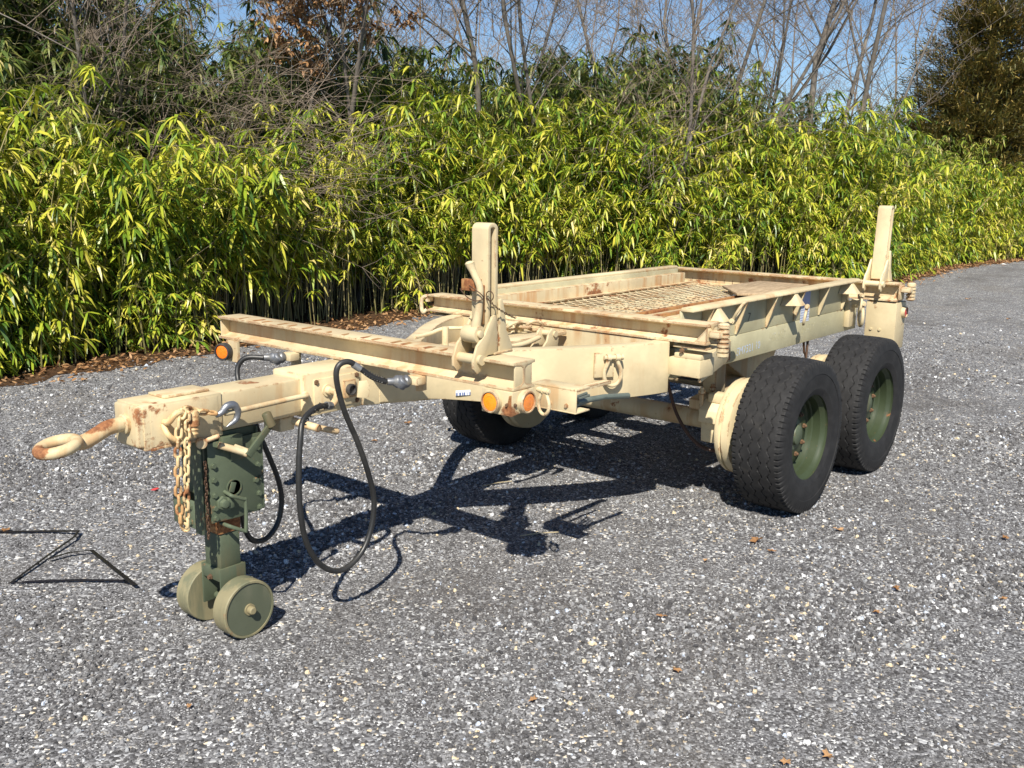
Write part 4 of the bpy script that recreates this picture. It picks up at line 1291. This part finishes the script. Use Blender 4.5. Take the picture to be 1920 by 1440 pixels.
# the deep part of the thicket reads as one mass
CV, CF, LV, LF, DV_, DF_ = [], [], [], [], [], []
def mass(key, p, sc_, dark=False):
    a = rnd.uniform(0, 6.28)
    ca, sa = math.cos(a) * sc_, math.sin(a) * sc_
    src = KIND[key][2]
    for (V, F, sv, sf) in ((CV, CF, src[0], src[1]), ((DV_, DF_) if dark else (LV, LF)) + (src[2], src[3])):
        b = sum(len(v) for v in V)
        A = np.array(sv)
        V.append(np.stack([A[:, 0] * ca - A[:, 1] * sa + p.x, A[:, 0] * sa + A[:, 1] * ca + p.y, A[:, 2] * sc_], 1))
        F.append([tuple(i + b for i in f) for f in sf])
s = 0.0
while s < ELEN:
    p, nn = edge_at(s)
    x = p.x
    if inpix(p) and x < 30:
        for off in (1.7, 2.4, 3.2):
            q = p + nn * (off + rnd.uniform(-.3, .3)) + Vector((rnd.uniform(-.2, .2), 0, 0))
            if x < 3.2:
                k, sc_ = ('back', rnd.randrange(3)), (.85 if off < 2 else 1.0)
            elif x < 7:
                k, sc_ = ('back', rnd.randrange(3)), (.66 if off < 2.2 else 1.05)
            elif x < 13.5:
                k, sc_ = ('back', rnd.randrange(3)), (1.0 if off < 2 else 1.18)
            else:
                k, sc_ = ('back', rnd.randrange(3)), (.84 if off < 3 else 1.02)
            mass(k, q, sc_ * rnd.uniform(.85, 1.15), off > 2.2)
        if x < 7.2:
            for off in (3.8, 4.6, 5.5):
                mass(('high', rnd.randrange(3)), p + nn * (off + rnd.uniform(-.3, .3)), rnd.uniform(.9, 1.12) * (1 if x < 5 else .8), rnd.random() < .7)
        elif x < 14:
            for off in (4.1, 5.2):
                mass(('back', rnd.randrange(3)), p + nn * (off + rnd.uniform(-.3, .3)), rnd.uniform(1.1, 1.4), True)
    s += .60 * rnd.uniform(.85, 1.15)
bt = empty('bamboo_thicket', (6, 9, 0))
tag(bt, 'deep dark bamboo thicket rising behind the front rows', 'bamboo', kind='stuff')
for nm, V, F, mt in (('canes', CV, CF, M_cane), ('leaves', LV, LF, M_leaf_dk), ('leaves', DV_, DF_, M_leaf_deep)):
    VV = np.concatenate(V)
    FF = [f for ff in F for f in ff]
    child(nm, raw_mesh(nm, VV.tolist(), FF, mt), bt)
print('plants', NPL[0], 'mass leaves', sum(len(f) for f in LF))

# ---------------------------------------------------------------- trees behind
def pt(u, v, dist):
    """the ground spot under photograph column u at a given distance"""
    w = _yaw - math.atan((u - 960) / 1854.2)
    return Vector((-2.7749 + math.cos(w) * dist, -3.2117 + math.sin(w) * dist, 0))

def grow(seed, H, r, lean=(0, 0), forks=2, spread=.55, twig=1.0, dead=0, first=.35, rmin=.0042):
    rnd = random.Random(seed)
    TV, TF, BV, BF, DV, DF = [], [], [], [], [], []
    def branch(p, d, L, r, lev):
        r = max(r, rmin)
        k = 5 if lev == 0 else 4
        pts, rr = [p], r
        dd = d.copy()
        for i in range(k):
            dd = (dd + Vector((rnd.gauss(0, .12), rnd.gauss(0, .12), rnd.gauss(.02, .06))) * (1 + lev * .7)).normalized()
            pts.append(pts[-1] + dd * (L / k))
        tgt = (TV, TF) if lev < 2 else (BV, BF)
        add_tube(*tgt, pts, r, r * (.35 if lev == 0 else .25), 7 if lev == 0 else (5 if lev == 1 else 3))
        if lev >= 4 or (lev > 2 and L < .12):
            return
        n = {0: int(13 * twig), 1: int(8 * twig), 2: int(5 * twig), 3: int(3 * twig)}[lev]
        for j in range(max(1, n)):
            t = rnd.uniform(first if lev == 0 else .2, 1)
            i = min(k - 1, int(t * k))
            q = pts[i].lerp(pts[i + 1], t * k - i)
            az = rnd.uniform(0, 6.28)
            side = Vector((math.cos(az), math.sin(az), rnd.uniform(.0, .7)))
            nd = (dd * (1 - spread) + side.normalized() * spread * 1.3).normalized()
            branch(q, nd, L * rnd.uniform(.28, .5) * (1.2 - .4 * t), r * (1 - .7 * t) * rnd.uniform(.32, .5), lev + 1)
        if dead and lev >= 2:
            for j in range(dead):
                q = pts[rnd.randrange(1, k + 1)]
                az, el = rnd.uniform(0, 6.28), rnd.uniform(-1.2, .3)
                add_leaf(DV, DF, q, Vector((math.cos(az) * math.cos(el), math.sin(az) * math.cos(el), math.sin(el))), rnd.uniform(.05, .09), rnd.uniform(.028, .045), .3, rnd)
    d0 = Vector((lean[0], lean[1], 1)).normalized()
    stems = [(d0, 1.0)] if forks < 2 else [(Vector((lean[0] + rnd.uniform(-.16, .16), lean[1] + rnd.uniform(-.16, .16), 1)).normalized(), rnd.uniform(.75, 1)) for _ in range(forks)]
    for d, f in stems:
        branch(Vector((rnd.uniform(-.1, .1) * (forks - 1), rnd.uniform(-.1, .1) * (forks - 1), -.05)), d, H * f, r * f, 0)
    return (TV, TF), (BV, BF), (DV, DF)

def tree(name, u, dist, label, group, *a, mat=None, cat='tree', **k):
    (TV, TF), (BV, BF), (DV, DF) = grow(*a, **k)
    p = pt(u, 0, dist)
    o = empty(name, p)
    tag(o, label, cat, group)
    M = Matrix.Translation(p)
    child('trunk', raw_mesh('trunk', TV, TF, M_bark, True), o, M)
    c = child('crown', raw_mesh('crown', BV, BF, M_twig), o, M)
    if DV:
        child('dead_leaves', raw_mesh('dead_leaves', DV, DF, M_dead), o, M)['kind'] = 'stuff'
    return o
GB = 'bare trees behind the bamboo'
# (column, distance, height, trunk radius, lean, stems, label)
BARE = [(170, 12.8, 6.5, .05, (.05, .0), 2, 'slim bare sapling forking above the far left bamboo'),
        (905, 17.5, 9, .085, (.01, .02), 1, 'bare tree with a straight thick trunk left of the sky gap'),
        (1080, 17, 8.5, .075, (-.22, .16), 2, 'bare tree with two leaning stems crossing the sky gap'),
        (1125, 18, 9, .06, (.03, .0), 1, 'straight pale-barked bare tree just right of the sky gap'),
        (830, 19, 8, .06, (-.1, .1), 2, 'thin bare tree between the brown-leaved tree and the sky gap'),
        (1215, 16.5, 8, .065, (.06, -.04), 2, 'bare tree rising where the bamboo stands tallest, near mid picture'),
        (1330, 19, 9.5, .075, (.22, -.2), 3, 'multi-stemmed bare tree fanning out to the right'),
        (1285, 22, 9, .07, (.0, .05), 1, 'upright bare tree behind the fanning multi-stemmed one'),
        (1495, 23, 11, .12, (.02, .0), 1, 'broad grey trunk rising between the leaning pale trunks and the fanning tree'),
        (1545, 20, 10, .085, (.20, -.16), 2, 'pair of pale trunks leaning towards the bronze evergreen'),
        (1620, 27, 10, .08, (.0, .02), 2, 'bare tree with reddish twigs just left of the bronze evergreen'),
        (1420, 27, 10, .07, (.05, .0), 2, 'thin bare tree far behind the broad grey trunk'),
        (980, 24, 9, .055, (.1, .0), 2, 'far slender bare tree seen through the sky gap'),
        (600, 14.5, 7, .06, (.02, .0), 1, 'straight dark bare trunk below the brown oak leaves'),
        (480, 14.2, 6.5, .05, (.04, .02), 2, 'bare stems standing in the dark bamboo left of the brown oak leaves')]
for i, (u, dist, H, r, ln, fk, lab) in enumerate(BARE):
    tree('bare_tree', u, dist, lab, GB, 900 + i, H, r * .72, ln, fk, .55, 1.0 if dist < 20 else .9)
tree('oak_tree', 665, 14.6, 'small oak still holding clusters of dead brown leaves', None, 41, 5.7, .055, (.0, .02), 2, .62, 1.0, dead=9, first=.6)

# tangled bare brush in front of the dark thicket
def brush(u, dist, label, seed, H, n):
    rnd = random.Random(seed)
    V, F = [], []
    for i in range(n):
        az = rnd.uniform(0, 6.28)
        p = Vector((rnd.uniform(-.7, .7), rnd.uniform(-.4, .4), H * rnd.uniform(.40, .95)))
        d = Vector((math.cos(az), math.sin(az), rnd.uniform(.1, 1.6))).normalized()
        pts = [p]
        L = rnd.uniform(.5, 1.5) * H * .5
        for k in range(6):
            d = (d + Vector((rnd.gauss(0, .2), rnd.gauss(0, .2), rnd.gauss(-.10, .15)))).normalized()
            pts.append(pts[-1] + d * L / 6)
        add_tube(V, F, pts, rnd.uniform(.003, .007), .0012, 3)
        for k in range(4):
            a = pts[rnd.randrange(2, 7)]
            d2 = (d + Vector((rnd.gauss(0, .8), rnd.gauss(0, .8), rnd.gauss(0, .6)))).normalized()
            add_tube(V, F, [a, a + d2 * .18, a + d2 * .36 + Vector((0, 0, rnd.gauss(0, .05)))], .0028, .001, 3)
    p = pt(u, 0, dist)
    o = child('bare_shrub', raw_mesh('bare_shrub', V, F, M_twig), None, Matrix.Translation(p))
    tag(o, label, 'shrub', 'tangled bare shrubs')
for i, (u, dist, H, lab) in enumerate(((390, 12.4, 2.9, 'tangled bare shrub at the left of the brushy hollow in the bamboo'), (500, 12.3, 2.9, 'tangled bare shrub in the middle of the brushy hollow'), (610, 12.6, 2.9, 'tangled bare shrub at the right end of the brushy hollow'), (270, 12.6, 3.2, 'wiry bare shrub above the left front bamboo'), (1200, 16, 3.6, 'wiry bare shrub among the tall green bamboo near mid picture'), (1420, 19, 3.2, 'bare shrub below the broad grey trunk'))):
    brush(u, dist, lab, 60 + i, H, 90)

# bronze evergreen
def evergreen(u, dist, H, rad, label, seed):
    rnd = random.Random(seed)
    TV, TF, V, F = [], [], [], []
    add_tube(TV, TF, [Vector((0, 0, 0)), Vector((.05, 0, H * .5)), Vector((0, .05, H))], .16, .02, 8)
    for i in range(900):
        z = H * (rnd.random() ** 1.25) * .86 + .14 * H
        rr = rad * max(.02, 1 - z / H) * rnd.choice((.5, .75, .9, 1.0, 1.12)) * rnd.uniform(.88, 1.04) + .10
        az = rnd.uniform(0, 6.28)
        d = Vector((math.cos(az), math.sin(az), rnd.uniform(.05, .55)))
        base = Vector((0, 0, z))
        tip = base + d * rr
        add_tube(TV, TF, [base, base.lerp(tip, .5) + Vector((0, 0, .04)), tip], .018, .004, 3)
        for k in range(int(34 + 50 * rr)):
            t = rnd.uniform(.30, 1.03)
            q = base.lerp(tip, t) + Vector((rnd.gauss(0, .10), rnd.gauss(0, .10), rnd.gauss(0, .09)))
            d2 = (d + Vector((rnd.gauss(0, .55), rnd.gauss(0, .55), rnd.gauss(.15, .45)))).normalized()
            add_leaf(V, F, q, d2, rnd.uniform(.13, .26), rnd.uniform(.018, .034), .05, rnd)
    p = pt(u, 0, dist)
    o = empty('evergreen_tree', p)
    tag(o, label, 'tree')
    M = Matrix.Translation(p)
    child('trunk', raw_mesh('trunk', TV, TF, M_bark, True), o, M)
    child('crown', raw_mesh('crown', V, F, M_conif), o, M)
evergreen(1812, 31, 9.4, 3.5, 'tall bronze-green conical evergreen behind the far end of the bamboo', 7)
evergreen(1990, 45, 14, 3.6, 'second bronze evergreen cut off by the picture edge', 8)

# distant leafless wood, one mass
WV, WF = [], []
rnd = random.Random(5)
protos = [grow(950 + i, 10, .06, (0, 0), 1, .55, .85, first=.2, rmin=.0062) for i in range(3)]
for i in range(42):
    u = rnd.uniform(680, 2150) if i > 9 else rnd.uniform(-150, 700)
    p = pt(u, 0, rnd.uniform(31, 48))
    a, sc_ = rnd.uniform(0, 6.28), rnd.uniform(.75, 1.1)
    ca, sa = math.cos(a) * sc_, math.sin(a) * sc_
    pr = protos[i % 3]
    for sv, sf in pr[:2]:
        A = np.array(sv)
        b = sum(len(v) for v in WV)
        WV.append(np.stack([A[:, 0] * ca - A[:, 1] * sa + p.x, A[:, 0] * sa + A[:, 1] * ca + p.y, A[:, 2] * sc_], 1))
        WF.append([tuple(k + b for k in f) for f in sf])
fw = child('distant_wood', raw_mesh('distant_wood', np.concatenate(WV).tolist(), [f for ff in WF for f in ff], M_twig))
tag(fw, 'distant leafless wood of grey-brown twigs', 'woods', kind='stuff')

# ---------------------------------------------------------------- litter and small things
rnd = random.Random(21)
V, F = [], []
for i in range(7500):
    s = rnd.uniform(0, ELEN * .78)
    p, nn = edge_at(s)
    q = p + nn * rnd.gauss(-.06, .22)
    az, el = rnd.uniform(0, 6.28), rnd.gauss(.1, .35)
    add_leaf(V, F, Vector((q.x, q.y, rnd.uniform(.008, .035))), Vector((math.cos(az) * math.cos(el), math.sin(az) * math.cos(el), math.sin(el))), rnd.uniform(.035, .085), rnd.uniform(.015, .034), rnd.uniform(-.1, .3), rnd)
tag(child('leaf_litter', raw_mesh('leaf_litter', V, F, M_dead)), 'strip of dry brown leaf litter between gravel and bamboo', 'leaf litter', kind='stuff')

def dry_leaf(seed, size):
    rnd = random.Random(seed)
    n = 12
    ring = []
    for i in range(n):
        a = 2 * math.pi * i / n
        rr = size * (.55 + .45 * (i % 2)) * rnd.uniform(.7, 1.1)
        ring.append((rr * math.cos(a) * 1.3, rr * math.sin(a) * .8, .006 + .55 * size * abs(math.sin(a * 1 + seed)) * rnd.uniform(.3, 1)))
    V = [(0, 0, .006)] + ring
    F = [(0, 1 + i, 1 + (i + 1) % n) for i in range(n)]
    return raw_mesh('fallen_leaf', V, F, M_dead)
LEAF = [(1418, 1018, .042, 'largest curled brown leaf on the gravel in front of the near tyre'), (1572, 997, .026, 'brown leaf on the gravel right of the near tyre'), (1884, 1013, .026, 'brown leaf at the right edge of the gravel'),
        (1448, 1038, .022, 'small leaf beside the largest curled leaf'), (1323, 1055, .018, 'small red-brown leaf in front of the near tyre shadow'), (1240, 1160, .022, 'brown leaf alone in the middle foreground'), (1680, 1108, .024, 'brown leaf in the right middle foreground'),
        (1642, 1153, .022, 'pale brown leaf in the right foreground'), (1552, 1424, .026, 'brown leaf lying nearest the camera by the bottom edge'), (1474, 1436, .022, 'brown leaf cut by the bottom edge of the picture'), (1268, 1262, .022, 'reddish leaf in the lower middle foreground'),
        (764, 796, .034, 'star-shaped brown leaf beyond the hose loop'), (703, 830, .026, 'dull brown leaf near the hose loop'), (1000, 1318, .02, 'tan leaf scrap in the lower middle'), (158, 715, .05, 'brown leaf near the litter strip at far left'), (12, 998, .028, 'orange-brown leaf on the black strap'), (1880, 1128, .018, 'tiny brown leaf at far right'), (1890, 600, .04, 'brown leaf far off at the right of the yard'), (1815, 562, .05, 'brown leaf far off beside the rear tyre'), (355, 1330, .016, 'yellow leaf scrap in the lower left foreground')]
for i, (u, v, sz, lab) in enumerate(LEAF):
    o = child('fallen_leaf', dry_leaf(i, sz), None, Matrix.Translation(gp(u, v) + Vector((0, 0, .006))) @ Matrix.Rotation(i * 1.7, 4, 'Z'))
    tag(o, lab, 'leaf', 'dry leaves scattered on the gravel')

# black packing strap
def strap():
    m = MB()
    pts = [gp(*p) for p in ((-40, 1000), (25, 1001), (85, 1000), (148, 1004), (140, 1016), (85, 1052), (20, 1097), (60, 1094), (150, 1092), (232, 1094), (255, 1107), (215, 1075), (172, 1041), (130, 1045), (92, 1055))]
    zs = [.012, .010, .010, .022, .024, .016, .008, .008, .010, .012, .022, .022, .024, .022, .018]
    w = .0125
    vs, fs = [], []
    for i, (p, z) in enumerate(zip(pts, zs)):
        t = (pts[min(i + 1, len(pts) - 1)] - pts[max(i - 1, 0)]).normalized()
        sd = Vector((-t.y, t.x, 0)) * (w * (.62 if 4 <= i <= 9 else .8))
        for dz in (0, .0016):
            vs += [(p.x - sd.x, p.y - sd.y, z + dz), (p.x + sd.x, p.y + sd.y, z + dz + .002)]
    for i in range(len(pts) - 1):
        a, b = 4 * i, 4 * i + 4
        fs += [(a, a + 1, b + 1, b), (a + 2, b + 2, b + 3, a + 3), (a, b, b + 2, a + 2), (a + 1, a + 3, b + 3, b + 1)]
    m.add(vs, fs)
    return m.build('packing_strap', simple('black_plastic_strap', (.012, .010, .011), .4, var=.3), None)
tag(strap(), 'black plastic packing strap lying bent on the gravel', 'strap')
def scrap(name, uv, sz, col, label, cat):
    p = gp(*uv)
    rnd = random.Random(int(uv[0]))
    n = 7
    ring = [(sz * rnd.uniform(.6, 1.1) * math.cos(2 * math.pi * i / n) * 1.3, sz * rnd.uniform(.5, 1) * math.sin(2 * math.pi * i / n), rnd.uniform(.002, .5) * sz) for i in range(n)]
    V = [(0, 0, sz * .45)] + ring + [(x * .95, y * .95, max(0, z - .003)) for x, y, z in ring]
    F = [(0, 1 + i, 1 + (i + 1) % n) for i in range(n)] + [(1 + i, 1 + n + i, 1 + n + (i + 1) % n, 1 + (i + 1) % n) for i in range(n)]
    tag(child(name, raw_mesh(name, V, F, simple(name + '_surface', col, .5, var=.15)), None, Matrix.Translation(p + Vector((0, 0, .006)))), label, cat)
scrap('plastic_scrap', (292, 921), .022, (.55, .06, .06), 'small red plastic scrap beside the jack', 'litter')
scrap('paper_scrap', (1881, 497), .08, (.75, .75, .74), 'white paper scrap at the far edge of the yard', 'litter')
def straw(a, b, label):
    p, q = gp(*a), gp(*b)
    m = MB().tube([p + Vector((0, 0, .012)), p.lerp(q, .5) + Vector((0, 0, .016)), q + Vector((0, 0, .010))], .0028, 6)
    tag(m.build('straw', simple('dry_straw', (.42, .35, .22), .8)), label, 'straw', 'dry stalks on the gravel')
straw((975, 1009), (1048, 1001), 'dry stalk lying in the shadow of the front beam')
straw((905, 915), (960, 905), 'dry stalk lying in the shadow of the drawbar')

# weathered plywood offcut on the deck
t = NT('weathered_plywood')
p = t.pos((3, 22, 3))
t.bsdf(t.ramp(t.noise(p, 3, 6, .7), [(.3, (.20, .135, .075)), (.55, (.42, .31, .19)), (.8, (.60, .48, .32))]), .85, bump=t.noise(p, 9, 4), bump_s=.4)
brd = MB().prism([(3.28, -.17), (3.62, .12), (4.06, .04), (4.07, -.33), (3.40, -.36)], 1.030, 1.045, 'z', rot('Y', -1.2, (3.7, -.1, 1.04))).build('plywood_board', t.m, None, .002)
tag(brd, 'weathered plywood offcut lying on the trailer deck', 'board')
